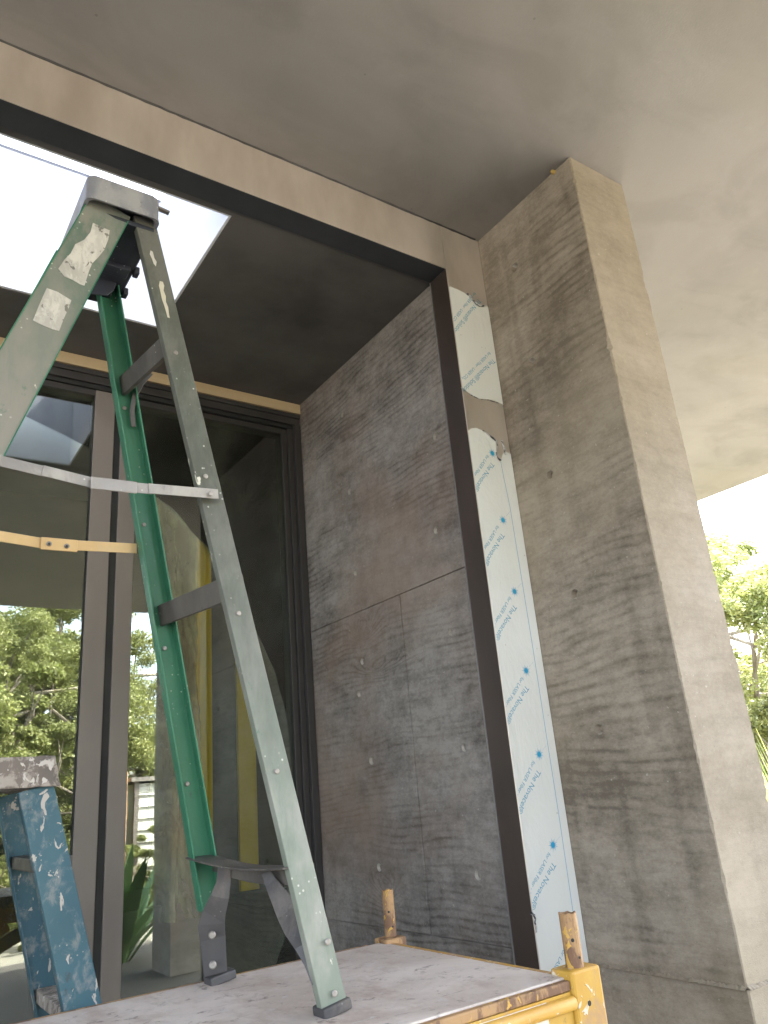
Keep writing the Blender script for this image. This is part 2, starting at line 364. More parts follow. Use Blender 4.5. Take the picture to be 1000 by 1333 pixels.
def carve(o, holes, nrm, r=.0165, depth=.018):
    bm = bmesh.new()
    for p in holes: cutter(bm, p, nrm, r*random.uniform(.9, 1.12), r*.62, depth)
    me = bpy.data.meshes.new('plugs'); bm.to_mesh(me); bm.free()
    c = bpy.data.objects.new('plugs', me); C.objects.link(c)
    md = o.modifiers.new('holes', 'BOOLEAN'); md.operation = 'DIFFERENCE'; md.solver = 'EXACT'; md.object = c
    dg = bpy.context.evaluated_depsgraph_get()
    new = bpy.data.meshes.new_from_object(o.evaluated_get(dg), depsgraph=dg)
    o.modifiers.clear(); o.data = new
    while len(new.materials) < 3: new.materials.append(M['hole'])
    for p in new.polygons:
        if p.normal.x > -.97 and p.area < .0012 and any((p.center-Vector(h)).length < r*2 for h in holes): p.material_index = 2
    bpy.data.objects.remove(c); bpy.data.meshes.remove(me)

random.seed(3)
# side wall of the recess, cast panel by panel: panels separated by fine formwork joints
wall = empty('concrete_wall', (XW+.25, 2.8, 0), 'dark grey board marked concrete side wall of the recess beside the glass door', 'wall')
za, zp = H+.79, H-.535                                  # joints
yv = 2.635
hp = [(446, 540), (567, 568), (455, 640), (568, 690), (463, 745), (472, 861), (587, 823), (468, 903), (484, 990), (604, 973), (494, 1129), (622, 1139)]
hpts = [px(x, y, 0, XW) for x, y in hp]
def panel(y0, y1, z0, z1, off, host):
    o = obj('cast_panel', bx(XW+off, XW+.30, y0, y1, z0, z1), M['wall'], host, bevel=.0022, seg=1)
    hs = [p for p in hpts if y0+.02 < p.y < y1-.02 and z0+.02 < p.z < z1-.02]
    if hs:
        bpy.context.view_layer.update()
        carve_in = [Vector((XW+off, p.y, p.z)) for p in hs]
        o.parent = None; o.matrix_basis = Matrix()
        carve(o, carve_in, (-1, 0, 0))
        o.parent = host; o.matrix_basis = host.matrix_basis.inverted()
    return o
panel(2.1, 3.6, za+.001, ZS+.05, 0, wall)
panel(2.1, yv-.0022, zp+.001, za-.001, .0012, wall)
panel(yv+.0022, 3.6, zp+.001, za-.001, -.001, wall)
panel(2.1, 3.6, -.02, zp-.001, .003, wall)
obj('wall_core', bx(XW+.012, XR-.004, F+.006, 3.62, -.02, ZC-.003), M['wall'], wall)
bm = bmesh.new()                                        # thin squeezed-out mortar fins on the joints
def fin(bm, pts, w=.0022):
    for i in range(len(pts)-1):
        a, b = pts[i], pts[i+1]
        if random.random() < .3: continue
        d = Vector((-random.uniform(.0012, .003), 0, 0)); s = Vector((0, w*.5, 0)) if abs(b.z-a.z) > abs(b.y-a.y) else Vector((0, 0, w*.5))
        vs = [bm.verts.new(q) for q in (a-s, a+s, b+s, b-s, a+d, b+d)]
        for q in ((0, 1, 4), (3, 5, 2), (0, 4, 5, 3), (1, 2, 5, 4)): bm.faces.new([vs[k] for k in q])
fin(bm, [Vector((XW-.0005, yv+random.uniform(-.0015, .0015), z)) for z in [zp+(za-zp)*k/60 for k in range(61)]])
fin(bm, [Vector((XW-.0005, y, za+random.uniform(-.001, .001))) for y in [2.12+1.45*k/60 for k in range(61)]])
fin(bm, [Vector((XW-.0005, y, zp+random.uniform(-.001, .001))) for y in [2.12+1.45*k/60 for k in range(61)]])
obj('joint_fin', bm, M['wall'], wall)

# fin column in front, rough arrises
def column_bm(x0, x1, y0, y1, z0, z1, seed, step=.007, amp=.011):
    bm = bmesh.new(); n_ = int((z1-z0)/step); prev = None
    for k in range(n_+1):
        z = z0+(z1-z0)*k/n_
        def ch(i):
            v = noise.noise(Vector((z*14, seed+i*7, 0)))*.6+noise.noise(Vector((z*47, seed+i*5, 3)))*.5
            big = max(0, noise.noise(Vector((z*5, seed+i*11, 8)))-.25)*2.5
            return .0035+amp*max(0, v)+amp*2.0*big*max(0, .3+v)
        c = [ch(i) for i in range(4)]; e = [noise.noise(Vector((z*9, seed+i, 5)))*.0012 for i in range(4)]
        ps = [(x0+e[0], y0+c[0]), (x0+c[0], y0+e[1]), (x1-c[1], y0+e[1]), (x1+e[2], y0+c[1]), (x1, y1), (x0, y1)]
        cur = [bm.verts.new((x, y, z)) for x, y in ps]
        if prev:
            for i in range(6): bm.faces.new((prev[i], prev[(i+1) % 6], cur[(i+1) % 6], cur[i]))
        else: bm.faces.new(list(reversed(cur)))
        prev = cur
    bm.faces.new(prev); bmesh.ops.recalc_face_normals(bm, faces=bm.faces)
    return bm
col = empty('concrete_column', (2.3, 1.76, 0), 'large pale concrete fin column with rough edges meeting the ceiling', 'column')
zpc = H-.600
cu = obj('upper_pour', column_bm(XC, XR, YN, F+.004, zpc+.001, ZC-.001, 1.), M['column'])
hc = [px(x, y, 0, XC) for x, y in ((670, 348), (692, 472), (716, 618), (748, 773), (780, 949), (638, 375))][:5]
carve(cu, hc, (-1, 0, 0), .0185, .020)
lo_ = obj('lower_pour', column_bm(XC-.004, XR+.004, YN-.005, F+.004, -.02, zpc-.001, 2.), M['column'])
hl = [px(815, 1155, 0, XC)]
if hl[0].z > zpc: pass
for o_ in (cu, lo_):
    if len(o_.data.materials) > 1: o_.data.materials[1] = M['column_front']
    else: o_.data.materials.append(M['column_front'])
    for p in o_.data.polygons:
        if p.normal.y < -.5: p.material_index = 1
    o_.parent = col; o_.matrix_basis = col.matrix_basis.inverted()
bm = bmesh.new()
rng = random.Random(5)
def lip(bm, a, b, out, n_=50):
    a = Vector(a); b = Vector(b); out = Vector(out); prev = None
    for k in range(n_+1):
        p = a.lerp(b, k/n_); h_ = rng.uniform(.003, .010); o2 = rng.uniform(.006, .013)
        cur = [bm.verts.new(p+Vector((0, 0, h_))), bm.verts.new(p+out*o2+Vector((0, 0, -.001))), bm.verts.new(p-Vector((0, 0, .005)))]
        if prev:
            for i in range(2): bm.faces.new((prev[i], prev[i+1], cur[i+1], cur[i]))
        prev = cur
lip(bm, (XC-.001, F, zpc), (XC-.001, YN, zpc), (-1, 0, 0), 90); lip(bm, (XC, YN-.001, zpc), (XR, YN-.001, zpc), (0, -1, 0))
obj('pour_lip', bm, M['column_front'], col)
fp = px(719, 217, 0, XC-.004); bm = bmesh.new(); bmesh.ops.create_icosphere(bm, subdivisions=3, radius=.011, matrix=Matrix.Translation((fp.x, fp.y, ZC-.006)))
for v in bm.verts: v.co += Vector((noise.noise(v.co*90), noise.noise(v.co*90+Vector((3, 0, 0))), noise.noise(v.co*90+Vector((0, 3, 0)))))*.008
n = N('yellow_foam'); M['foam'] = n.set((.45, .30, .09), .8)
tag(obj('foam_blob', bm, M['foam'], smooth=True), 'small yellowish blob of foam where the column top meets the ceiling', 'foam')
# second column of the same kind, behind the camera, seen in the glass
c2 = empty('concrete_column', (3.3, -2.2, 0), 'concrete column at the outer edge of the canopy, seen reflected in the door', 'column')
o = obj('column_shaft', column_bm(3.11, 3.5, -2.5, -1.9, -.02, ZC-.001, 9., .03), M['wall']); o.parent = c2; o.matrix_basis = c2.matrix_basis.inverted()
# left side of the recess
lw = empty('concrete_wall', (XL-.3, 3, 0), 'concrete side wall at the left end of the recess', 'wall')
obj('cast_panel', bx(XL-.5, XL, F+.10, YD+.1, -.02, ZS), M['wall'], lw); obj('cast_panel', bx(-7, XL-.22, F+.021, F+.10, -.02, ZC), M['wall'], lw)

# ------------------------------------------------------------------ metal portal frame round the recess
pf = empty('metal_portal_frame', (0, F, 0), 'bronze metal portal surround lining the mouth of the recess', 'frame')
obj('head_face', bx(XL-.2, XI-.0015, F-.004, F+.0, ZF, ZC-.004), M['portal'], pf, bevel=.0012, seg=1)
obj('jamb_face', bx(XI, XC-.002, F-.004, F, -.01, ZC-.004), M['portal'], pf, bevel=.0012, seg=1)
obj('jamb_face', bx(XL-.2, XL+.003, F-.0085, F-.0045, -.01, ZF-.002), M['portal'], pf)
obj('jamb_return', bx(XI, XI+.0015, F+.0005, F+.108, -.01, ZF), M['portal_in'], pf)
obj('jamb_return', bx(XL+.001, XL+.003, F+.0005, F+.108, -.01, ZF), M['portal_in'], pf)
obj('head_return', bx(XL+.004, XI-.001, F+.0005, F+.108, ZF, ZF+.002), M['frame_dark2'], pf)
obj('edge_bead', bx(XI-.004, XI+.001, F+.1085, F+.1115, -.01, ZF), M['bead'], pf)
bm = bmesh.new(); lx = [XL-.2+(XC+.18-XL)*k/160 for k in range(161)]                # ragged sealant between the frame and the ceiling
pv = None
for x in lx:
    a = rng.uniform(.001, .004); b = rng.uniform(.002, .005)
    cur = [bm.verts.new((x, F-.004-a-.003, ZC-.0012)), bm.verts.new((x, F-.0045, ZC-.004-b))]
    if pv: bm.faces.new((pv[0], pv[1], cur[1], cur[0]))
    pv = cur
obj('sealant_line', bm, M['frame_dark'], pf)

# ------------------------------------------------------------------ protective film on the jamb, printed
YFm = F-.0055
def P(x, y): return px(x, y, 1, YFm)
def sheet(name, pts, mat, parent, th=.0007, dy=0.):
    if mat is M['film']: pts = [Vector((min(max(p.x, xl), xr), p.y, p.z)) for p in pts]
    bm = bmesh.new(); vs = [bm.verts.new((p.x, p.y-dy, p.z)) for p in pts]; f = bm.faces.new(vs)
    r = bmesh.ops.extrude_face_region(bm, geom=[f]); 
    for v in [g for g in r['geom'] if isinstance(g, bmesh.types.BMVert)]: v.co.y -= th
    return obj(name, bm, mat, parent)
def curl(name, pts, r, parent):
    bm = bmesh.new(); prev = None
    for i, p in enumerate(pts):
        rr = r*rng.uniform(.6, 1.3); n_ = 9
        cur = [bm.verts.new(Vector((p.x, p.y-.001-rr, p.z))+Vector((math.sin(a)*rr*.5, -math.cos(a)*rr, math.sin(a)*rr))*rng.uniform(.7, 1.3)) for a in [i*.7+k*.75 for k in range(n_)]]
        if prev:
            for k in range(n_-1): bm.faces.new((prev[k], prev[k+1], cur[k+1], cur[k]))
        prev = cur
    return obj(name, bm, M['film_curl'], parent, smooth=True)
xl, xr = XI+.0005, XC-.0035
def lzx(x, zpix): return Vector((x, YFm, zpix))
fu = empty('protective_film', (2.03, F-.005, P(615, 450).z), 'short torn piece of white film with blue print at the top of the jamb', 'film')
fl = empty('protective_film', (2.03, F-.005, 1.5), 'long lower white film with blue stars and a blue line, left of the column', 'film')
Z = lambda x, y: P(x, y).z
up = [lzx(xl, Z(580, 372))]+[P(x, y) for x, y in ((586, 373), (596, 377), (604, 381), (610, 385), (614, 389), (618, 394), (622, 398), (628, 399), (633, 397))]+[lzx(xr, Z(634, 400)), lzx(xr, Z(651, 526))]+[P(x, y) for x, y in ((645, 522), (636, 520), (624, 519), (614, 514), (606, 508), (600, 504))]+[lzx(xl, Z(597, 502))]
sheet('film_sheet', up, M['film'], fu)
dn = [lzx(xl, Z(603, 561))]+[P(x, y) for x, y in ((606, 560), (613, 558), (620, 557), (627, 560), (633, 565), (640, 570), (645, 574), (646, 582), (645, 590), (647, 597), (650, 601), (653, 596), (655, 590), (658, 588))]+[lzx(xr, Z(661, 590)), lzx(xr, .4)]+[lzx(xl, .4)]+[lzx(xl, Z(694, 1220))]+[P(x, y) for x, y in ((696, 1216), (699, 1210), (697, 1203), (694, 1199), (696, 1192), (693, 1190))]+[lzx(xl, Z(689, 1186))]
sheet('film_sheet', dn, M['film'], fl)
curl('curled_edge', [P(x, y) for x, y in ((607, 383), (611, 386), (615, 391), (619, 396), (624, 399), (629, 399), (632, 397))], .0045, fu)
curl('curled_edge', [P(x, y) for x, y in ((600, 505), (606, 509), (614, 515), (624, 520), (636, 521), (648, 525))], .0012, fu)
curl('curled_edge', [P(x, y) for x, y in ((628, 561), (635, 566), (641, 571), (646, 575), (647, 582), (645, 589), (648, 597), (651, 600))], .0035, fl)
curl('curled_edge', [P(x, y) for x, y in ((652, 574), (654, 580), (656, 586), (657, 592))], .005, fl)
curl('curled_edge', [P(x, y) for x, y in ((690, 1188), (694, 1191), (696, 1196), (695, 1201), (698, 1207), (697, 1213))], .0035, fl)

def text(name, body, size, parent, p, ux, uy, mat, ext=.0):
    cu_ = bpy.data.curves.new('t', 'FONT'); cu_.body = body; cu_.size = size; cu_.extrude = .00008
    o = bpy.data.objects.new('t', cu_); C.objects.link(o)
    dg = bpy.context.evaluated_depsgraph_get()
    me = bpy.data.meshes.new_from_object(o.evaluated_get(dg), depsgraph=dg)
    bpy.data.objects.remove(o)
    me.materials.clear(); me.materials.append(mat)
    ux = Vector(ux).normalized(); uy = Vector(uy).normalized()
    mt = Matrix.Translation(p) @ Matrix((ux, uy, ux.cross(uy))).transposed().to_4x4()
    me.transform(mt)
    q = bpy.data.objects.new(name, me); C.objects.link(q); q.parent = parent; q.matrix_basis = parent.matrix_basis.inverted()
    return q
def clip_x(o, x0, x1):
    """trim print at the sheet edges"""
    bm = bmesh.new(); bm.from_mesh(o.data)
    mi = (o.matrix_basis.to_translation())
    for xx, sgn in ((x0, 1), (x1, -1)):
        g = bm.verts[:]+bm.edges[:]+bm.faces[:]
        bmesh.ops.bisect_plane(bm, geom=g, plane_co=(xx, 0, 0), plane_no=(-sgn, 0, 0), clear_outer=True)
    bm.to_mesh(o.data); bm.free()
YP = YFm-.0009
def PP(x, y): return px(x, y, 1, YP)
def printed(x0, y0, x1, y1, parent, off=(0, 0)):
    """two lines of print running from the upper right to the lower left of the strip"""
    a = PP(x0, y0); b = PP(x1, y1); ux = (b-a).normalized(); uy = Vector((-ux.z, 0, ux.x)); uy = Vector((-ux.z, 0, ux.x))
    # reading direction ux; letters upright towards the column
    if uy.x < 0: uy = -uy
    nrm = ux.cross(uy)
    o1 = text('printed_text', 'The Novacel\u00ae Solution', .030, parent, a+uy*.007+ux*.006, ux, uy, M['print'])
    o2 = text('printed_text', 'for LASER Fiber \u00b7 LASER CO\u2082', .0205, parent, a-uy*.025-ux*.004, ux, uy, M['print'])
    for o in (o1, o2): clip_x(o, xl+.001, xr-.001)
def star(x, y, parent):
    c = PP(x, y); bm = bmesh.new(); k = 18
    ctr = bm.verts.new(c)
    def disc(r, n_):
        vs = [bm.verts.new(c+Vector((math.cos(2*math.pi*i/n_)*r, -.0001, math.sin(2*math.pi*i/n_)*r))) for i in range(n_)]
        bm.faces.new(vs)
    for i in range(k):
        a = 2*math.pi*i/k; L = .024 if i % 2 else .018; s = .0019
        d = Vector((math.cos(a), 0, math.sin(a))); e = Vector((-d.z, 0, d.x))*s
        vs = [bm.verts.new(c+d*.003-e), bm.verts.new(c+d*.003+e), bm.verts.new(c+d*L)]; bm.faces.new(vs)
    bm.verts.remove(ctr); disc(.0072, 16)
    obj('star_mark', bm, M['star'], parent)
stars = [(655, 677), (670, 770), (685, 873), (702, 982), (720, 1100)]
for x, y in stars:
    star(x, y, fl)
star(641, 590, fl)
ends = [((652, 690), (626, 735)), ((668, 783), (641, 830)), ((684, 888), (655, 938)), ((699, 997), (671, 1055)), ((719, 1117), (688, 1178)), ((739, 1243), (708, 1306)), ((639, 598), (610, 642))]
for a, b in ends: printed(*a, *b, fl)
printed(641, 464, 606, 499, fu); printed(622, 386, 596, 419, fu)
bm = bmesh.new(); lp = [(652, 601), (656, 622), (664, 660), (677, 740), (694, 845), (711, 955), (729, 1070), (745, 1180), (760, 1290)]
xline = [PP(*q) for q in lp]
pts = [Vector((q.x, YP, q.z)) for q in xline]
for i in range(len(pts)-1):
    a, b = pts[i], pts[i+1]; s = Vector((.0014, 0, 0)); vs = [bm.verts.new(q) for q in (a-s, a+s, b+s, b-s)]; bm.faces.new(vs)
for x, y in stars:
    a = PP(x+4, y-5); b = PP(x+9, y-11); s = Vector((.0006, 0, 0)); bm.faces.new([bm.verts.new(q) for q in (a-s, a+s, b+s, b-s)])
obj('blue_line', bm, M['line'], fl)

# ------------------------------------------------------------------ glass sliding door
gd = empty('glass_door', (0, YD, 0), 'tall sliding glass door in brown grey metal frame at the back of the recess', 'glass door')
zh0, zh1 = H+1.945, H+2.045
tb = tag(obj('timber_batten', bx(XL+.01, XW-.002, YD-.05, YD+.05, zh1+.003, ZS-.003), M['timber']), 'pale timber batten packed between the door head and the dark soffit', 'batten')
obj('head_frame', bx(XL+.01, XW-.004, YD-.035, YD+.10, zh0+.035, zh1), M['frame_dark'], gd, bevel=.002)
obj('head_frame', bx(XL+.012, XW-.006, YD-.05, YD-.036, zh1-.028, zh1-.004), M['frame_dark'], gd, bevel=.002)
obj('head_frame', bx(XL+.012, XW-.006, YD-.022, YD+.09, zh0+.012, zh0+.034), M['gasket'], gd, bevel=.002)
obj('side_jamb', bx(1.888, XW-.005, YD-.045, YD+.1, 0, zh0+.034), M['frame_dark'], gd, bevel=.002)
obj('side_jamb', bx(1.858, 1.8865, YD-.02, YD+.1, 0, zh0+.012), M['frame_dark'], gd, bevel=.002)
obj('sill', bx(XL+.012, XW-.05, YD-.05, YD+.1, 0, .05), M['frame_dark'], gd, bevel=.002)
obj('centre_channel', bx(.905, .939, YD+.006, YD+.06, .05, zh0+.012), M['gasket'], gd)
def leaf(x0, x1, wl, wr, dy):
    st1 = obj('door_stile', bx(x0, x0+wl, YD+dy, YD+dy+.05, .052, zh0+.011), M['frame'], gd, bevel=.003)
    st2 = obj('door_stile', bx(x1-wr, x1, YD+dy, YD+dy+.05, .052, zh0+.011), M['frame'] if x1 < 1.5 else M['frame_dark'], gd, bevel=.003)
    obj('door_rail', bx(x0+wl+.001, x1-wr-.001, YD+dy+.001, YD+dy+.049, .052, .15), M['frame'], gd, bevel=.002)
    obj('door_rail', bx(x0+wl+.001, x1-wr-.001, YD+dy+.001, YD+dy+.049, zh0-.02, zh0+.011), M['frame_dark'], gd, bevel=.002)
    obj('glass_pane', bx(x0+wl-.004, x1-wr+.004, YD+dy+.018, YD+dy+.028, .15, zh0-.02), M['glass'], gd)
    obj('rubber_gasket', bx(x1-wr-.004, x1-wr+.0, YD+dy+.006, YD+dy+.017, .15, zh0-.02), M['gasket'], gd)
leaf(XL+.06, .905, .09, .095, -.012); leaf(.939, 1.857, .08, .03, -.004)

# room behind the glass
n = N('room_wall'); M['room'] = n.set(n.mix(n.noise(2), (.055, .075, .065), (.04, .055, .048)), .9)
n = N('room_floor'); M['room_floor'] = n.set(n.mix(n.noise(4), (.06, .06, .06), (.03, .03, .03)), .6)
n = N('yellow_board'); M['yboard'] = n.set(n.mix(n.ramp(n.noise(9, n.map((1, 1, .15)), 4), .4, .7), (.85, .58, .02), (.74, .50, .03)), .6)
bm = bmesh.new(); box(bm, XL-1, 4.4, 5.6, 5.7, 0, ZS+.1); box(bm, 3.9, 4.0, 3.75, 5.6, 0, ZS+.1); box(bm, -3, -2.9, 3.62, 5.6, 0, ZS+.1); box(bm, XW+.31, 4.0, 3.62, 3.74, 0, ZS+.1); box(bm, -2.9, XL, 3.62, 3.74, 0, ZS+.1)
tag(obj('room_wall', bm, M['room']), 'dark painted walls of the room behind the glass door', 'wall')
tag(obj('room_floor', bx(-2.9, 3.9, 3.58, 5.6, -.02, .03), M['room_floor']), kind='structure')
ZB = H-.40
for (xa, xb, top, lab) in ((255, 277, 690, 'narrow yellow board standing upright behind the glass, nearer the green ladder'), (311, 334, 640, 'wider yellow board standing upright behind the glass, nearer the concrete wall')):
    a = px(xa, 1000, 1, 3.72); b = px(xb, 1000, 1, 3.72); t_ = px(xa, top, 1, 3.72)
    tag(obj('yellow_board', bx(a.x, b.x, 3.72, 3.745, ZB, t_.z), M['yboard'], bevel=.002), lab, 'board', 'yellow boards inside the room')
    
tag(obj('room_bench', bx(.9, 2.2, 3.69, 4.6, .03, ZB-.002), M['room_floor'], bevel=.01), 'dark low bench inside the room carrying the yellow boards', 'bench')
# hanging plastic sheet
n = N('clear_plastic_sheet'); t = n.t
tr = t.nodes.new('ShaderNodeBsdfTransparent'); tr.inputs[0].default_value = (.85, .88, .75, 1)
df = t.nodes.new('ShaderNodeBsdfPrincipled'); df.inputs['Base Color'].default_value = (.48, .50, .30, 1); df.inputs['Roughness'].default_value = .25
mx = t.nodes.new('ShaderNodeMixShader'); t.links.new(n.ramp(n.noise(7, n.map((1, 1, .5)), 5, .7, 1.), .35, .7, .35, .8), mx.inputs[0])
t.links.new(tr.outputs[0], mx.inputs[1]); t.links.new(df.outputs[0], mx.inputs[2]); t.links.new(mx.outputs[0], n.out.inputs[0])
bm = bmesh.new(); NX, NZ = 26, 130; g = []
a = px(200, 850, 1, 3.62); b = px(258, 850, 1, 3.62); zt_, zb_ = px(228, 590, 1, 3.62).z, px(228, 1200, 1, 3.62).z
for j in range(NZ+1):
    row = []
    for i in range(NX+1):
        u = i/NX; v = j/NZ; z = zt_+(zb_-zt_)*v
        wd = 1-.35*max(0, .12-v)/.12+.25*v
        x = a.x+(b.x-a.x)*(.5+(u-.5)*wd)+.012*noise.noise(Vector((3*v, 1, 0)))+.03*v
        q = Vector((u*3.2, v*5, 0)); y = 3.66+.05*math.sin(u*13+2*noise.noise(Vector((v*3, 2, 1))))*(.5+.5*v)+.06*noise.noise(q)+.03*noise.noise(q*4)+.012*noise.noise(q*11)
        row.append(bm.verts.new((x, y, z)))
    g.append(row)
for j in range(NZ):
    for i in range(NX): bm.faces.new((g[j][i], g[j][i+1], g[j+1][i+1], g[j+1][i]))
tag(obj('plastic_sheet', bm, n.m, smooth=True), 'crumpled clear plastic sheet hanging inside behind the glass door', 'plastic sheet')
# round dark pendant lamp
pc = px(226, 572, 1, 4.2)
pe = empty('pendant_lamp', (pc.x, 4.2, ZS+.1), 'dark round pendant lamp hanging in the room behind the right door pane', 'lamp')
bm = bmesh.new(); tube(bm, [(pc.x, 4.2, pc.z+.045), (pc.x, 4.2, pc.z+.03), (pc.x, 4.2, pc.z-.02), (pc.x, 4.2, pc.z-.04)], [.04, .095, .105, .09], 24); obj('lamp_shade', bm, M['black'], pe, smooth=False)
bm = bmesh.new(); tube(bm, [(pc.x, 4.2, pc.z+.046), (pc.x, 4.2, ZS+.1)], .004); obj('cord', bm, M['black'], pe)

# ------------------------------------------------------------------ yellow platform lift
ZD = H-.38
pl = empty('platform_lift', (.3, 1.58, 0), 'low yellow steel work platform with a worn pinkish grey deck under the green ladder', 'work platform')
DX0, DX1, DY0, DY1 = -.95, 1.252, 1.252, 1.925
obj('deck_board', bx(DX0+.01, DX1-.006, DY0+.008, DY1-.006, ZD-.018, ZD), M['deck'], pl, bevel=.003)
bm = bmesh.new()
sweep(bm, (DX0, DY0-.001, ZD-.012), (DX1-.015, DY0-.001, ZD-.012), (0, 1, 0), rect(.016, .018)); obj('edge_strip', bm, M['rust'], pl, bevel=.003)
bm = bmesh.new(); tube(bm, [(DX0, DY0-.012, ZD-.040), (DX1-.018, DY0-.012, ZD-.040)], .0125, 14); obj('edge_tube', bm, M['yellow'], pl, smooth=True)
obj('side_plate', bx(DX0, DX1-.016, DY0-.006, DY0+.0, ZD-.19, ZD-.0225), M['yellow'], pl)
bm = bmesh.new(); tube(bm, [(DX0, DY0-.012, ZD-.195), (DX1-.018, DY0-.012, ZD-.195)], .0125, 14); obj('edge_tube', bm, M['yellow'], pl, smooth=True)
obj('edge_strip', bx(DX0, DX1-.046, DY1-.005, DY1+.012, ZD-.06, ZD-.001), M['rust'], pl, bevel=.003)
obj('edge_strip', bx(DX1-.005, DX1+.012, DY0+.05, DY1-.046, ZD-.06, ZD-.001), M['yellow'], pl, bevel=.003)
obj('corner_post', bx(DX1-.014, DX1+.068, DY0-.016, DY0+.045, ZD-.34, ZD+.012), M['yellow'], pl, bevel=.006)
obj('corner_post', bx(DX1-.02, DX1+.045, DY1-.045, DY1+.014, ZD-.34, ZD+.010), M['rust'], pl, bevel=.005)
def bolt(p, d, r, parent, mat, h=.003, name='bolt'):
    bm = bmesh.new(); p = Vector(p); d = Vector(d).normalized(); tube(bm, [p, p+d*h*.6, p+d*h], [r, r, r*.7], 12); return obj(name, bm, mat, parent)
bolt((DX1+.022, DY0-.0161, ZD-.048), (0, -1, 0), .005, pl, M['black'], .0006, 'pin_hole')
def spigot(x, y, r, h_):
    bm = bmesh.new(); n_ = 18; ro, ri = [], []
    for k in range(n_):
        a = 2*math.pi*k/n_; tz = rng.uniform(-.003, .002)
        ro.append((bm.verts.new((x+math.cos(a)*r, y+math.sin(a)*r, ZD+.01)), bm.verts.new((x+math.cos(a)*r, y+math.sin(a)*r, ZD+.01+h_+tz))))
        ri.append((bm.verts.new((x+math.cos(a)*r*.8, y+math.sin(a)*r*.8, ZD+.012)), bm.verts.new((x+math.cos(a)*r*.8, y+math.sin(a)*r*.8, ZD+.01+h_+tz))))
    for k in range(n_):
        j = (k+1) % n_
        bm.faces.new((ro[k][0], ro[j][0], ro[j][1], ro[k][1])); bm.faces.new((ri[j][0], ri[k][0], ri[k][1], ri[j][1])); bm.faces.new((ro[k][1], ro[j][1], ri[j][1], ri[k][1]))
    o = obj('post_socket', bm, M['rust'], pl, smooth=False)
    bolt((x-r*.6, y-r*.80, ZD+h_*.62), (-.5, -1, 0), r*.2, o, M['black'], .0012, 'pin_hole'); bolt((x-r*.1, y-r*.995, ZD+h_*.3), (0, -1, 0), r*.15, o, M['black'], .0012, 'pin_hole')
spigot(1.276, 1.262, .0180, .100); spigot(1.274, 1.92, .0155, .112)
# label on the side plate
yq = DY0-.0065
a = px(711, 1305, 1, yq); b = px(640, 1326, 1, yq)
lb = sheet('warning_label', [Vector(q) for q in ((a.x, yq, a.z-.07), (a.x, yq, a.z), (b.x, yq, a.z), (b.x-.03, yq, a.z), (b.x-.03, yq, a.z-.07))], M['label'], pl, .0005)
yy = DY0-.0074
def q2(pts):
    bm = bmesh.new(); bm.faces.new([bm.verts.new(px(a_, b_, 1, yy)) for a_, b_ in pts]); obj('label_print', bm, M['ink'], lb)
q2([(689, 1322), (691, 1321.5), (692, 1334), (690, 1334.5)]); q2([(703, 1322), (707, 1325.5), (704, 1329)]); q2([(655, 1331), (672, 1327), (672.5, 1329), (655.5, 1333)])
# undercarriage
bm = bmesh.new()
for y in (1.36, 1.82):
    for a, b in (((-.8, .3), (.95, ZD-.2)), ((.95, .3), (-.8, ZD-.2))): sweep(bm, (a[0], y+(.03 if a[0] < 0 else 0), a[1]), (b[0], y+(.03 if a[0] < 0 else 0), b[1]), (0, 1, 0), rect(.025, .07))
obj('scissor_arms', bm, M['yellow'], pl)
obj('chassis', bx(-.92, 1.2, 1.29, 1.89, .14, .3), M['yellow'], pl, bevel=.02)
for x in (-.7, 1.0):
    for y in (1.27, 1.91):
        bm = bmesh.new(); tube(bm, [(x, y-.04, .14), (x, y+.04, .14)], .14, 22); obj('wheel', bm, M['black'], pl)

# ------------------------------------------------------------------ green stepladder on the platform
gr = empty('step_ladder', (.45, 1.66, ZD), 'tall green fibreglass stepladder standing open on the platform under the skylight', 'ladder')
def V(x, y, z): return Vector((x, y, z+H))
Af, At = V(.806, 1.414, -.372), V(.452, 1.532, 1.372)
Bf, Bt = V(.783, 1.900, -.372), V(.424, 1.800, 1.372)
Ct, Cd = V(.372, 1.53, 1.372), (V(.170, 1.49, .766)-V(.372, 1.53, 1.372)).normalized()
Cf = Ct+Cd*((Ct.z-(ZD+.02))/-Cd.z)
Dt = V(.345, 1.800, 1.372); Df = Vector((Cf.x-.02, Cf.y+.53, Cf.z))
def rail(name, p0, p1, wid, fl_, mat, inward, parent, t_=.004):
    a = (p1-p0).normalized(); inward = Vector(inward)
    vdir = (inward-a*inward.dot(a)).normalized(); u = vdir.cross(a)   # a x u = vdir
    bm = bmesh.new(); sweep(bm, p0, p1, u, channel(wid, fl_, t_), n=24)
    return obj(name, bm, mat, parent, bevel=.0012, seg=1)
M['railA'] = None
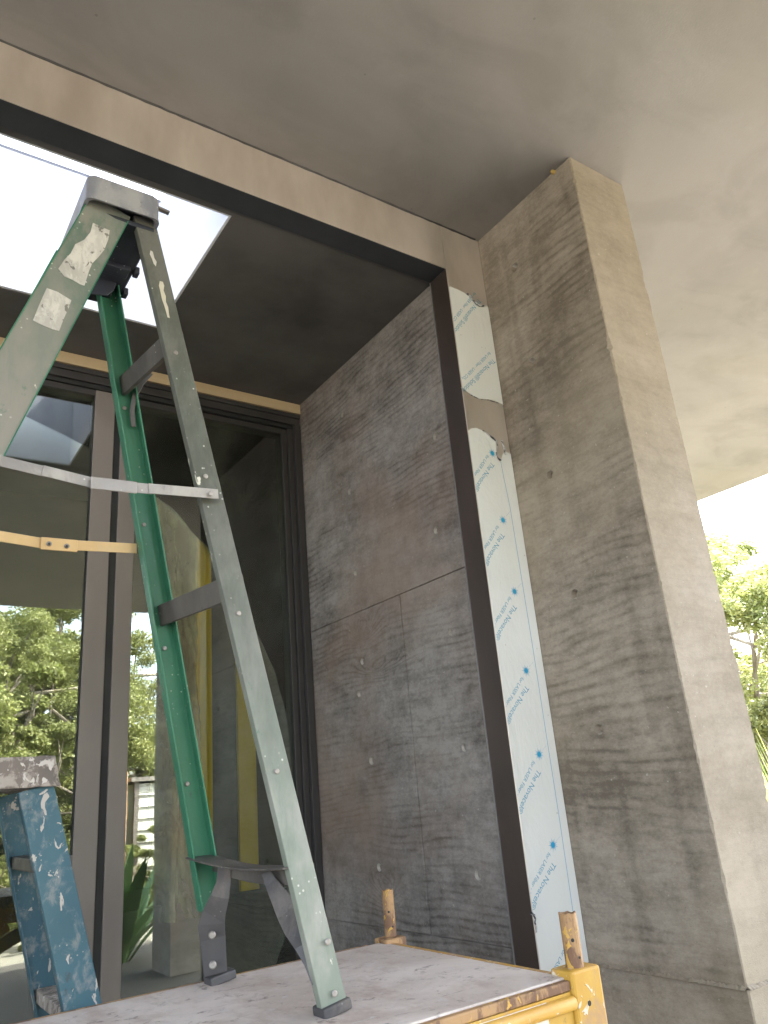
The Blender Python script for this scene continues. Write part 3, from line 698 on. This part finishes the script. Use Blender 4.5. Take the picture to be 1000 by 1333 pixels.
def mixrail(name, low, high, z0, z1):
    """lower tone and darker upper tone of one rail, blended along its height with a ragged edge"""
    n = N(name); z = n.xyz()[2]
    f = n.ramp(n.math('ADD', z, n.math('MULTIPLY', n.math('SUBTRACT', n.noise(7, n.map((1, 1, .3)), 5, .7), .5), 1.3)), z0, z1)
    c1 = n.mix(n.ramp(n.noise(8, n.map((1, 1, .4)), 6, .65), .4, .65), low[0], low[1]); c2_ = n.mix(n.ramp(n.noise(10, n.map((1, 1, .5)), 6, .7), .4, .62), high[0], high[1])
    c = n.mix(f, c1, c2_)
    s1 = n.noise(30, n.map((1, 1, .45), (3, 1, 7)), 4, .6, .8); c = n.mix(n.ramp(s1, .69, .71), c, (.55, .52, .44))
    c = n.mix(n.math('MULTIPLY', n.ramp(n.voro(60), .06, .18, .8, 0.), n.ramp(n.noise(11, n.map(loc=(2, 7, 1)), 3), .5, .62)), c, (.6, .58, .52)); c = n.mix(n.ramp(n.noise(46, n.map((1, 1, .2)), 6, .75), .5, .72, 0., .45), c, (.12, .15, .125))
    c = n.mix(n.ramp(n.noise(25, n.map((1, 1, .8), (9, 1, 2)), 5, .7), .63, .7, 0., .5), c, (.03, .12, .075))
    n.bump(n.math('ADD', s1, n.math('MULTIPLY', n.noise(90), .3)), .3, .002)
    return n.set(c, .48, spec=.45)
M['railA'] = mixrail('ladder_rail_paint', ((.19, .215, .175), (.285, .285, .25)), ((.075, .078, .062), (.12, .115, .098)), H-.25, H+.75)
M['railC'] = mixrail('ladder_front_rail_paint', ((.21, .195, .165), (.155, .165, .135)), ((.075, .12, .09), (.19, .185, .155)), H+.9, H+1.5)
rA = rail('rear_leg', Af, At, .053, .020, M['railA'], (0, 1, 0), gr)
rB = rail('rear_leg', Bf.lerp(Bt, .085), Bt, .056, .032, M['green'], (0, -1, 0), gr)
rC = rail('front_leg', Cf, Ct, .098, .032, M['railC'], (0, 1, 0), gr)
rD = rail('front_leg', Df, Dt, .098, .032, M['green'], (0, -1, 0), gr)
bm = bmesh.new()          # bare green edges left where the smears stop short
a = (Ct-Cf).normalized(); u = Vector((0, 1, 0)).cross(a).normalized()
for s in (-1, 1):
    sweep(bm, Cf.lerp(Ct, .02)+u*s*.0485+Vector((0, -.0006, 0)), Cf.lerp(Ct, .99)+u*s*.0485+Vector((0, -.0006, 0)), u, rect(.0025, .002), n=1)
obj('rail_edge', bm, M['green'], gr)
def along(p0, p1, z): return p0.lerp(p1, (z-p0.z)/(p1.z-p0.z))
for z in (.45, 1.05):
    pa, pb = along(Af, At, H+z-.02), along(Bf, Bt, H+z+.0)
    bm = bmesh.new(); d = (Af-At).normalized(); sweep(bm, pa+Vector((0, .006, 0)), pb-Vector((0, .006, 0)), d, rect(.052, .012)); sweep(bm, pa+Vector((.012, .006, .02)), pb+Vector((.012, -.006, .02)), d, rect(.012, .03))
    o = obj('rear_rung', bm, M['brown_step'], gr, bevel=.002)
for k, z in enumerate((-.08, .22, .52, .82, 1.12)):
    pa, pb = along(Cf, Ct, H+z), along(Df, Dt, H+z)
    bm = bmesh.new(); sweep(bm, pa+Vector((0, .004, 0)), pb-Vector((0, .004, 0)), (1, 0, 0), [(-.045, -.012), (.045, -.012), (.045, .010), (.041, .010), (.041, -.008), (-.041, -.008), (-.041, .010), (-.045, .010)])
    obj('step', bm, M['zinc'], gr)
# bottom rear brace: flat topped angle between the rails with two sloping struts to the boots
pa, pb = V(.757, 1.432, -.125), V(.735, 1.890, -.112)
bm = bmesh.new(); NB = 12; pv = None
for k in range(NB+1):
    t_ = k/NB; c = pa.lerp(pb, t_)+Vector((0, 0, -.012*math.sin(math.pi*t_))); hw = .022+.006*abs(2*t_-1)
    cur = [bm.verts.new(c+Vector(q)) for q in ((-hw-.012, 0, .001), (hw, 0, .001), (hw, 0, -.036), (hw-.004, 0, -.036), (hw-.004, 0, -.003), (-hw-.012, 0, -.003))]
    if pv:
        for i in range(6): bm.faces.new((pv[i], pv[(i+1) % 6], cur[(i+1) % 6], cur[i]))
    else: bm.faces.new(cur)
    pv = cur
bm.faces.new(list(reversed(pv))); obj('lower_brace', bm, M['brown_step'], gr, bevel=.0008, seg=1)
def strap(name, pts, wds, nrm, mat, th=.004):
    bm = bmesh.new(); nrm = Vector(nrm).normalized(); pv = None
    pts = [Vector(p) for p in pts]
    for i, p in enumerate(pts):
        a = (pts[min(i+1, len(pts)-1)]-pts[max(i-1, 0)]).normalized(); s = a.cross(nrm).normalized()*wds[i]/2; nn = nrm*th/2
        lipv = nrm*.010
        cur = [bm.verts.new(p+q) for q in (-s-nn, s-nn, s-nn-lipv, s+nn*2-lipv*1.0-s*.12, s+nn-s*.12, -s+nn+s*.12, -s+nn+s*.12-lipv, -s-nn-lipv)]
        cur = [bm.verts.new(p+q) for q in (-s, s, s+nn*2, -s+nn*2)]
        if pv:
            for k in range(4): bm.faces.new((pv[k], pv[(k+1) % 4], cur[(k+1) % 4], cur[k]))
        else: bm.faces.new(cur)
        pv = cur
    bm.faces.new(list(reversed(pv)))
    for v in [v for v in bm.verts if not v.link_faces]: bm.verts.remove(v)
    return obj(name, bm, mat, gr, bevel=.0012)
# near strut (to leg A) and far one (to leg B) with the shoe plate
def pstrap(pts, nrm):
    P_ = [px(a_, b_, 1, y_) for a_, b_, y_, w_ in pts]; strap('brace_strut', P_, [w_ for *_, w_ in pts], nrm, M['boot'])
pstrap([(346, 1134, 1.57, .020), (353, 1149, 1.555, .026), (364, 1168, 1.53, .036), (374, 1186, 1.51, .045), (385, 1206, 1.48, .048), (395, 1228, 1.455, .036), (404, 1252, 1.44, .024), (412, 1280, 1.43, .016)], (-.5, -.8, 0))
pstrap([(292, 1129, 1.78, .028), (291, 1148, 1.79, .032), (286, 1168, 1.80, .042), (279, 1188, 1.825, .052), (275, 1203, 1.838, .060), (277, 1222, 1.852, .057), (279, 1248, 1.862, .054), (281, 1268, 1.868, .052)], (-.35, -1, 0))
for p, s in ((Af+Vector((.002, .014, 0)), .060), (Bf+Vector((-.008, -.022, 0)), .062)):
    bm = bmesh.new(); sweep(bm, Vector((p.x, p.y, ZD+.001)), Vector((p.x-.003, p.y, ZD+.020)), (1, 0, 0), rect(s, .046)); obj('foot', bm, M['boot'], gr, bevel=.004, seg=3)
for p in (Cf, Df):
    bm = bmesh.new(); sweep(bm, Vector((p.x, p.y+.01, ZD+.001)), Vector((p.x+.003, p.y+.01, ZD+.03)), (1, 0, 0), rect(.11, .05)); obj('foot', bm, M['boot'], gr, bevel=.004)
a2 = (Bt-Bf).normalized(); a1 = (At-Af).normalized()
pstrap([(196, 486, 1.80, .014), (184, 500, 1.80, .014), (176, 515, 1.80, .013), (172, 535, 1.805, .013), (174, 556, 1.81, .012)], (-.35, -1, 0))
# top cap with rounded ends and a deep skirt
bm = bmesh.new(); NR = 16; prof = []
z0, z1 = H+1.352, H+1.418
cx, hx = .395, .086
y0, y1 = 1.498, 1.842
for k in range(4*6):
    q = k//6; a = math.pi/2*((k % 6)/5)+q*math.pi/2; rx = .018
    ctr = ((1, 1), (-1, 1), (-1, -1), (1, -1))[q]
    prof.append((cx+ctr[0]*(hx-rx)+math.cos(a)*rx, (y0+y1)/2+ctr[1]*((y1-y0)/2-rx)+math.sin(a)*rx))
ri = [[bm.verts.new((x+(cx-x)*s_, y+((y0+y1)/2-y)*s_*.4, z)) for x, y in prof] for z, s_ in ((z0-.006, -.02), (z0+.01, .0), (z1-.006, .0), (z1, .05))]
ri.insert(0, [bm.verts.new((x+(cx-x)*.09, y+((y0+y1)/2-y)*.03, z0-.004)) for x, y in prof]); ri.insert(0, [bm.verts.new((x+(cx-x)*.09, y+((y0+y1)/2-y)*.03, z1-.02)) for x, y in prof])
for k in range(len(ri)-1):
    for i in range(len(prof)): j = (i+1) % len(prof); bm.faces.new((ri[k][i], ri[k][j], ri[k+1][j], ri[k+1][i]))
bm.faces.new(ri[0]); bm.faces.new(ri[-1])
obj('top_cap', bm, M['cap'], gr)
bm = bmesh.new(); box(bm, cx-hx+.004, cx+hx-.004, y0+.03, y1-.004, z0-.020, z0-.0065)
for (lx_, ly_) in ((.0, 1.60), (.0, 1.70), (.0, 1.80)): box(bm, cx+hx-.0045, cx+hx+.010, ly_-.012, ly_+.012, z0-.030, z0-.008)
box(bm, cx-.03, cx+.05, y1-.06, y1-.01, z0-.05, z0-.0195); box(bm, cx-.01, cx+.07, y1-.16, y1-.12, z0-.034, z0-.0195)
obj('cap_underside', bm, M['cap_dark'], gr, bevel=.003)
bm = bmesh.new(); sweep(bm, (.475, 1.515, z1-.02), (.508, 1.515, z1-.024), (0, 1, 0), rect(.012, .006)); obj('cap_clip', bm, M['zinc'], gr)
# dark moulded bracket below the cap, between the rails
def plate(name, pts, y, th, mat, parent):
    bm = bmesh.new(); f = bm.faces.new([bm.verts.new((p.x, y, p.z)) for p in pts]); r = bmesh.ops.extrude_face_region(bm, geom=[f])
    for v in [g_ for g_ in r['geom'] if isinstance(g_, bmesh.types.BMVert)]: v.co.y += th
    return obj(name, bm, mat, parent, bevel=.001, seg=1)
yb = 1.765
br = [px(x, y, 1, yb) for x, y in ((112, 330), (150, 262), (196, 270), (184, 318), (175, 324), (178, 333), (172, 337), (168, 332), (165, 342), (165, 350), (162, 356), (158, 357), (153, 366), (148, 378), (140, 384), (116, 382))]
plate('hinge_bracket', br, yb, .006, M['cap_dark'], gr)
for (x, y) in ((152, 350), (146, 315), (160, 340), (148, 357)):
    p = px(x, y, 1, yb-.001); bolt(p, (0, -1, 0), .0075, gr, M['zinc'] if y != 340 else M['cap_dark'], .006, 'rivet')
p = px(136, 338, 1, yb-.02)
# B rail top piece with bare patch
bm = bmesh.new(); pA_ = along(Bf, Bt, H+1.24); sweep(bm, pA_+Vector((0, -.0012, 0)), Bt+Vector((0, -.0012, 0)), (Bt-Bf).normalized().cross(Vector((0, 1, 0))), rect(.046, .0016)); obj('bare_patch', bm, M['brown_step'], gr)
# worn labels on the near front rail
def lab(corners, rl=None, mat='label_worn', nm='worn_label'):
    F0, T0 = rl or (Cf, Ct)
    yv_ = lambda x, y: None
    nrm = Vector((0, -1, 0)); pts = []
    for x, y in corners:
        # meet the web plane of leg C (through Cf, Ct, parallel to u)
        c = Vector(((x-500)/FPX, (y-666.5)/FPX, 1.0)); d = Vector([sum(R[k][i]*c[k] for k in range(3)) for i in range(3)])
        a_ = (T0-F0).normalized(); u_ = Vector((0, 1, 0)).cross(a_).normalized(); nn = a_.cross(u_); o_ = Vector((0, 0, H))
        s = (T0-o_).dot(nn)/d.dot(nn); p = o_+d*s; pts.append(p+(o_-p).normalized()*.0009)
    bm = bmesh.new(); f = bm.faces.new([bm.verts.new(p) for p in pts])
    r = bmesh.ops.extrude_face_region(bm, geom=[f])
    for v in [g_ for g_ in r['geom'] if isinstance(g_, bmesh.types.BMVert)]: v.co.y -= .0005
    obj(nm, bm, M[mat], gr)
n = N('cream_paint'); M['cream'] = n.set(n.mix(n.noise(60), (.52, .47, .36), (.40, .36, .29)), .6)
lab([(121, 290), (133, 296), (143, 300), (141, 312), (136, 325), (128, 335), (120, 343), (116, 353), (110, 372), (104, 370), (94, 364), (84, 360), (76, 350), (84, 338), (92, 330), (98, 318), (110, 312), (118, 302)])
lab([(61, 375), (75, 380), (93, 391), (90, 400), (84, 413), (77, 431), (66, 428), (50, 421), (43, 417), (49, 402), (55, 388)])
lab([(208, 366), (212, 367), (214, 372), (213, 378), (216, 386), (216, 393), (219, 400), (220, 409), (221, 414), (218, 413), (216, 405), (214, 398), (211, 390), (209, 380), (207, 372)], (Af, At), 'cream', 'paint_drip')
lab([(196, 326), (199, 328), (201, 336), (204, 341), (203, 347), (200, 343), (198, 337), (195, 331)], (Af, At), 'label_worn', 'paint_drip')
for z in (.08, .40, .71, 1.02):
    for r_ in ((Af, At), (Bf, Bt)):
        p = along(*r_, H+z-.03)
        bolt(p+Vector((-.004, -.0005 if r_[0] is Af else -.005, 0)), (0, -1, 0), .0055, gr, M['zinc'], .003, 'rivet')
bolt(V(.797, 1.420, -.26)-Vector((0, .004, 0)), (0, -1, 0), .006, gr, M['zinc'], .003, 'rivet'); bolt(V(.803, 1.416, -.345)-Vector((0, .004, 0)), (0, -1, 0), .006, gr, M['zinc'], .003, 'rivet')
for q in ((276, 1217), (277, 1256)): bolt(px(*q, 1, 1.838), (-.35, -1, 0), .0085, gr, M['zinc'], .006, 'rivet')
# folding spreaders
def spreader(name, pts, y, wd, mat, hinge):
    P3 = [px(a, b, 1, y) for a, b in pts]
    bm = bmesh.new()
    for i in range(len(P3)-1):
        a, b = P3[i], P3[i+1]; d = (b-a).normalized(); up_ = Vector((-d.z, 0, d.x)); yo = Vector((0, .0028*(i % 2), 0))
        prof = [(-wd/2, -.001), (-wd/2, .0012), (-wd*.28, .0012), (-wd*.2, .0036), (wd*.2, .0036), (wd*.28, .0012), (wd/2, .0012), (wd/2, -.001)]
        sweep(bm, a-d*.004+yo, b+d*.004+yo, up_, [(q[0], -q[1]) for q in prof] if up_.cross(d).y > 0 else prof)
    o = obj(name, bm, mat, gr, bevel=.0006, seg=1)
    bm = bmesh.new()
    for i in range(len(P3)-1):
        a, b = P3[i]-Vector((0, .0036, 0)), P3[i+1]-Vector((0, .0036, 0)); d = (b-a).normalized(); sweep(bm, a-d*.001, b+d*.001, Vector((-d.z, 0, d.x)), rect(wd*.34, .010))
    rb = obj('pressed_rib', bm, mat, gr, bevel=.0015, seg=2); rb.parent = o
    for q in hinge:
        p = px(*q, 1, y-.006); bolt(p, (0, -1, 0), wd*.24, o, M['zinc'] if mat is M['zinc'] else M['zinc'], .0035, 'rivet')
    return o
s1 = spreader('spreader_bar', ((282, 643), (196, 636), (118, 628), (58, 613), (0, 599), (-60, 584)), 1.462, .0225, M['zinc'], ((274, 643), (131, 630), (148, 632), (172, 634)))
a, b = px(118, 628, 1, 1.452), px(178, 635, 1, 1.452)
bm = bmesh.new(); d = (b-a).normalized(); sweep(bm, a, b, Vector((-d.z, 0, d.x)), rect(.0265, .003)); o = obj('hinge_plate', bm, M['zinc'], s1, bevel=.002)
s2 = spreader('spreader_bar', ((176, 714), (100, 710), (60, 708), (0, 698), (-70, 688)), 1.845, .0255, M['gold'], ())
a, b = px(53, 707, 1, 1.838), px(101, 711, 1, 1.838)
bm = bmesh.new(); d = (b-a).normalized(); sweep(bm, a, b, Vector((-d.z, 0, d.x)), rect(.031, .003)); o = obj('hinge_plate', bm, M['gold'], s2, bevel=.002)
for q in ((64, 708), (87, 711)):
    bolt(px(*q, 1, 1.835), (0, -1, 0), .006, o, M['zinc'], .004, 'rivet'); bolt(px(*q, 1, 1.831), (0, -1, 0), .003, o, M['black'], .0012, 'rivet')
bolt(px(188, 714, 1, 1.862), (0, -1, 0), .0085, gr, M['bead'], .004, 'rivet'); bolt(px(188, 714, 1, 1.857), (0, -1, 0), .0045, gr, M['black'], .002, 'rivet')

# ------------------------------------------------------------------ blue stepladder behind the platform
bl = empty('step_ladder', (.4, 2.2, 0), 'shorter blue stepladder spattered with cement, standing behind the platform at the left', 'ladder')
def bV(x, y, z): return Vector((x, y, z+H))
dx = (.511-.395)/(.068+.374)
n1t, n1f = bV(.390, 2.052, .072), bV(.390+dx*1.712, 1.965, -1.64)
f1t, f1f = bV(.392, 2.36, .072), bV(.392+dx*1.712, 2.47, -1.64)
def brail(p0, p1, wid, fl_, inward):
    a = (p1-p0).normalized(); inward = Vector(inward); vdir = (inward-a*inward.dot(a)).normalized(); u = vdir.cross(a)
    bm = bmesh.new(); sweep(bm, p0, p1, u, channel(wid, fl_, .004), n=12); return obj('rear_leg' if p0.x > .4 else 'front_leg', bm, M['blue'], bl, bevel=.0012, seg=1)
brail(n1f, n1t, .078, .032, (0, 1, 0)); brail(f1f, f1t, .090, .032, (0, -1, 0))
n2t, n2f = bV(.262, 2.052, .072), bV(-.22, 1.975, -1.64); f2t, f2f = bV(.262, 2.36, .072), bV(-.22, 2.46, -1.64)
brail(n2f, n2t, .075, .03, (0, 1, 0)); brail(f2f, f2t, .075, .03, (0, -1, 0))
for z in (-1.33, -1.03, -.73, -.435, -.115):
    pa, pb = along(n1f, n1t, H+z), along(f1f, f1t, H+z)
    bm = bmesh.new(); sweep(bm, pa+Vector((0, .006, 0)), pb-Vector((0, .006, 0)), (1, 0, 0), [(-.042, -.03), (.042, -.03), (.042, 0), (-.042, 0)])
    obj('step', bm, M['cement'] if z < -.4 else M['brown_step'], bl, bevel=.003)
for z in (-1.2, -.6):
    pa, pb = along(n2f, n2t, H+z), along(f2f, f2t, H+z); bm = bmesh.new(); tube(bm, [pa, pb], .012, 10); obj('rear_brace', bm, M['zinc'], bl)
bm = bmesh.new()
vs = []
for z, e in ((.072, .0), (.142, -.012)):
    vs.append([bm.verts.new((x, y, z+H)) for x, y in ((.19-e, 2.035-e), (.440+e, 2.035-e), (.440+e, 2.385+e), (.19-e, 2.385+e))])
for i in range(4): bm.faces.new((vs[0][i], vs[0][(i+1) % 4], vs[1][(i+1) % 4], vs[1][i]))
bm.faces.new(vs[0]); bm.faces.new(vs[1])
bmesh.ops.subdivide_edges(bm, edges=bm.edges[:], cuts=14, use_grid_fill=True)
for v in bm.verts: v.co += Vector((noise.noise(v.co*60), noise.noise(v.co*60+Vector((5, 0, 0))), noise.noise(v.co*50+Vector((0, 9, 0)))))*.0022
obj('top_cap', bm, M['cement'], bl, smooth=True)
for p in (n1f, f1f, n2f, f2f):
    bm = bmesh.new(); sweep(bm, Vector((p.x, p.y, .001)), Vector((p.x, p.y, .03)), (1, 0, 0), rect(.1, .05)); obj('foot', bm, M['black'], bl, bevel=.004)

# ------------------------------------------------------------------ garden behind the camera (reflected) and beyond the canopy
n = N('foliage'); oi = n.t.nodes.new('ShaderNodeObjectInfo').outputs['Random']; g1 = n.noise(1.1, None, 3); g2 = n.noise(9, None, 2)
c = n.mix(n.ramp(g1, .35, .65), (.17, .21, .045), (.28, .30, .085)); c = n.mix(n.ramp(g2, .4, .7), c, (.36, .37, .17))
c = n.mix(n.math('MULTIPLY', oi, .4), c, (.17, .18, .07))
n.set(c, .45, spec=.4); t = n.t; tl = t.nodes.new('ShaderNodeBsdfTranslucent'); t.links.new(c, tl.inputs[0])
mx = t.nodes.new('ShaderNodeMixShader'); mx.inputs[0].default_value = .35; t.links.new(n.p.outputs[0], mx.inputs[1]); t.links.new(tl.outputs[0], mx.inputs[2]); t.links.new(mx.outputs[0], n.out.inputs[0])
M['leaf'] = n.m
n = N('bark'); M['bark'] = n.set(n.mix(n.ramp(n.noise(6, n.map((1, 1, .3)), 5), .4, .65), (.30, .26, .21), (.14, .11, .08)), .85); n.bump(n.noise(20, n.map((1, 1, .3)), 4), .6, .02)

def leaves(me_name, centers, n_leaf, spread, L, W, rs, droop=.3):
    vs, fs = [], []
    for _ in range(n_leaf):
        c, r = rs.choice(centers)
        d = Vector((rs.gauss(0, 1), rs.gauss(0, 1), rs.gauss(0, 1))).normalized()*r*(rs.random()**.4)
        p = c+Vector((d.x, d.y, d.z*.75))
        a = Vector((rs.gauss(0, 1), rs.gauss(0, 1), rs.gauss(-droop, .7))).normalized(); s = a.cross(Vector((rs.gauss(0, 1), rs.gauss(0, 1), rs.gauss(0, 1)))).normalized()
        l = L*rs.uniform(.6, 1.3); w_ = W*rs.uniform(.7, 1.3); k = len(vs)
        vs += [p, p+a*l*.45+s*w_, p+a*l, p+a*l*.45-s*w_]; fs.append((k, k+1, k+2, k+3))
    me = bpy.data.meshes.new(me_name); me.from_pydata(vs, [], fs); me.materials.append(M['leaf']); return me
def grow(seed, height, spread, n_leaf, L, W, clumps=46, low=.25):
    rs = random.Random(seed); bm = bmesh.new(); cs = []
    top = Vector((rs.uniform(-.3, .3), rs.uniform(-.3, .3), height*.72))
    tp = [Vector((0, 0, -.1)), Vector((.08, 0, height*.2)), Vector((rs.uniform(-.2, .2), .1, height*.45)), top]
    tube(bm, tp, [height*.028, height*.022, height*.016, height*.006], 9)
    for i in range(clumps):
        t_ = rs.uniform(low, 1); base = tp[1].lerp(top, rs.uniform(0, 1)) if t_ > .3 else tp[1]
        ang = rs.uniform(0, 6.283); rr = spread*math.sqrt(rs.random())*(1.05-.55*abs(t_-.5)*2*.8)
        e = Vector((math.cos(ang)*rr, math.sin(ang)*rr, height*t_)); cs.append((e, rs.uniform(.25, .55)*spread*.42))
        if i % 2 == 0:
            mid = base.lerp(e, .55)+Vector((rs.uniform(-.2, .2), rs.uniform(-.2, .2), .15)); tube(bm, [base, mid, e], [height*.008, height*.005, height*.002], 5)
    me_t = bpy.data.meshes.new('trunk'); bm.to_mesh(me_t); bm.free(); me_t.materials.append(M['bark'])
    return me_t, leaves('crown', cs, n_leaf, spread, L, W, rs)
kinds = [grow(11, 7.5, 2.6, 44000, .105, .02, 60, .12), grow(23, 6.0, 2.3, 38000, .10, .024, 50, .05), grow(37, 4.2, 1.9, 30000, .09, .024, 40, .02)]
def tree(kd, x, y, s, rz, label, group=None, name='garden_tree'):
    e = empty(name, (x, y, 0), label, 'tree', group); e.rotation_euler = (0, 0, rz); e.scale = (s, s, s)
    for nm, me in zip(('trunk', 'crown'), kinds[kd]):
        o = bpy.data.objects.new(nm, me); C.objects.link(o); o.parent = e
    return e
bt = [(0, -1.2, -9.5, 1.1), (1, .6, -10.5, 1.15), (0, 2.4, -11.0, 1.05), (2, 1.2, -8.0, 1.0), (1, 3.6, -12.5, 1.25), (2, -.6, -7.4, .9), (0, 5.4, -13.5, 1.0), (2, 3.0, -8.6, .95), (1, -5.6, -14, 1.1), (0, 11.5, -22, 1.1), (2, 2.0, -14.5, 1.6), (1, -.5, -14.5, 1.4), (1, 1.6, -12.5, 1.2), (1, 4.4, -15.5, 1.5), (0, 3.2, -15, 1.25), (0, -2.2, -13, 1.2), (1, .4, -12.2, 1.15), (1, 6.2, -15.5, 1.5), (2, .3, -9.0, 1.35), (2, 4.2, -10.2, 1.2), (2, 2.3, -9.4, 1.3), (1, 2.6, -17.5, 1.6), (1, .2, -17.5, 1.6), (1, 5.0, -18, 1.6)]
for i, (k, x, y, s) in enumerate(bt):
    tree(k, x, y, s*(.72 if k == 0 else .82), i*1.9, 'feathery green garden tree reflected in the door glass', 'trees in the garden in front of the house')
rt = [(1, 11.2, 6.6, .82, 'loose pale tree beyond the canopy edge, right of the column'), (0, 17, 9.0, .85, 'tallest distant tree showing under the canopy edge at the right'), (2, 10.0, 5.0, .62, 'low bushy tree at the right edge of the picture beside the column'), (2, 14.5, 9.6, 1.0, 'hazy shrub-like tree far behind the column'), (1, 12.5, 6.0, .7, 'green tree at the right frame edge behind the low bush')]
for i, (k, x, y, s, lb_) in enumerate(rt): tree(k, x, y, s, i*2.3+.4, lb_)

for i in range(9):
    e = tree(2, -3.2+i*1.0+.3*math.sin(i*3), -6.2+.5*math.cos(i*2.1), .30+.05*math.sin(i*5), i*1.3, 'low rounded shrub in the bed reflected at the foot of the door glass', 'low shrubs in the garden bed', 'garden_shrub'); e['category'] = 'shrub'
# long strappy grasses at the right
def strappy(name, seed, n_, L, W, loc, label, cat, mat, up=.8):
    rs = random.Random(seed); vs, fs = [], []
    for _ in range(n_):
        a = rs.uniform(0, 6.283); l = L*rs.uniform(.6, 1.1); d = Vector((math.cos(a), math.sin(a), 0)); s = Vector((-d.y, d.x, 0)); p = d*rs.uniform(0, .12*L); tilt = rs.uniform(.15, up); k = len(vs)
        for j in range(6):
            t_ = j/5; q = p+d*l*math.sin(tilt)*t_*(1+.5*t_)+Vector((0, 0, l*math.cos(tilt)*t_*(1-.25*t_*tilt))); w_ = W*(1-t_)**.6*(.6+.8*min(1, t_*3)) if j < 5 else .001
            vs += [q-s*w_, q+s*w_+Vector((0, 0, 0))]
            if j: b_ = k+2*j; fs.append((b_-2, b_-1, b_+1, b_))
    me = bpy.data.meshes.new(name); me.from_pydata(vs, [], fs); me.materials.append(mat)
    o = bpy.data.objects.new(name, me); C.objects.link(o); o.location = loc; return tag(o, label, cat)
n = N('agave_leaf'); M['agave'] = n.set(n.mix(n.noise(6, n.map((1, 1, .2))), (.10, .19, .07), (.17, .27, .10)), .4)
strappy('agave_plant', 4, 34, 1.35, .085, (2.95, -3.3, 0), 'big green agave plant reflected low in the door glass', 'plant', M['agave'], .75)
strappy('grass_tussock', 8, 500, 1.9, .012, (6.85, 3.75, .1), 'tall strappy grass tussock against the right side of the column', 'plant', M['leaf'], .9)
strappy('grass_tussock', 9, 420, 1.7, .013, (8.2, 4.3, 0), 'long arching grass further out at the right edge', 'plant', M['leaf'], 1.0)

# pale boarded shed reflected in the glass
n = N('pale_weatherboard'); M['board'] = n.set(n.mix(n.noise(5, n.map((.2, 1, 1))), (.52, .52, .46), (.6, .6, .54)), .6)
sh = empty('garden_shed', (5.2, -7, 0), 'pale weatherboard shed reflected behind the agave in the glass', 'shed')
for k in range(11):
    bm = bmesh.new(); z = k*.19; vs = [bm.verts.new(q) for q in ((4.3, -6.97, z), (6.6, -6.97, z), (6.6, -6.998, z+.186), (4.3, -6.998, z+.186), (4.3, -7.02, z), (6.6, -7.02, z), (6.6, -7.02, z+.186), (4.3, -7.02, z+.186))]
    for f in ((0, 1, 2, 3), (4, 7, 6, 5), (0, 4, 5, 1), (3, 2, 6, 7), (0, 3, 7, 4), (1, 5, 6, 2)): bm.faces.new([vs[i] for i in f])
    obj('board', bm, M['board'], sh)
obj('corner_trim', bx(4.22, 4.298, -7.05, -6.95, 0, 2.12), M['frame'], sh); obj('shed_wall', bx(4.3, 6.6, -9, -7.021, 0, 2.09), M['board'], sh); obj('roof', bx(4.15, 6.7, -9.1, -6.9, 2.125, 2.19), M['zinc'], sh)
n = N('clay_brick'); M['brick'] = n.set(n.mix(n.ramp(n.noise(9), .4, .6), (.45, .27, .14), (.30, .2, .14)), .85)
tag(obj('garden_pillar', bx(3.72, 4.1, -7.3, -6.95, 0, 2.3), M['brick'], bevel=.01), 'ochre masonry pillar beside the pale shed, reflected in the glass', 'pillar')
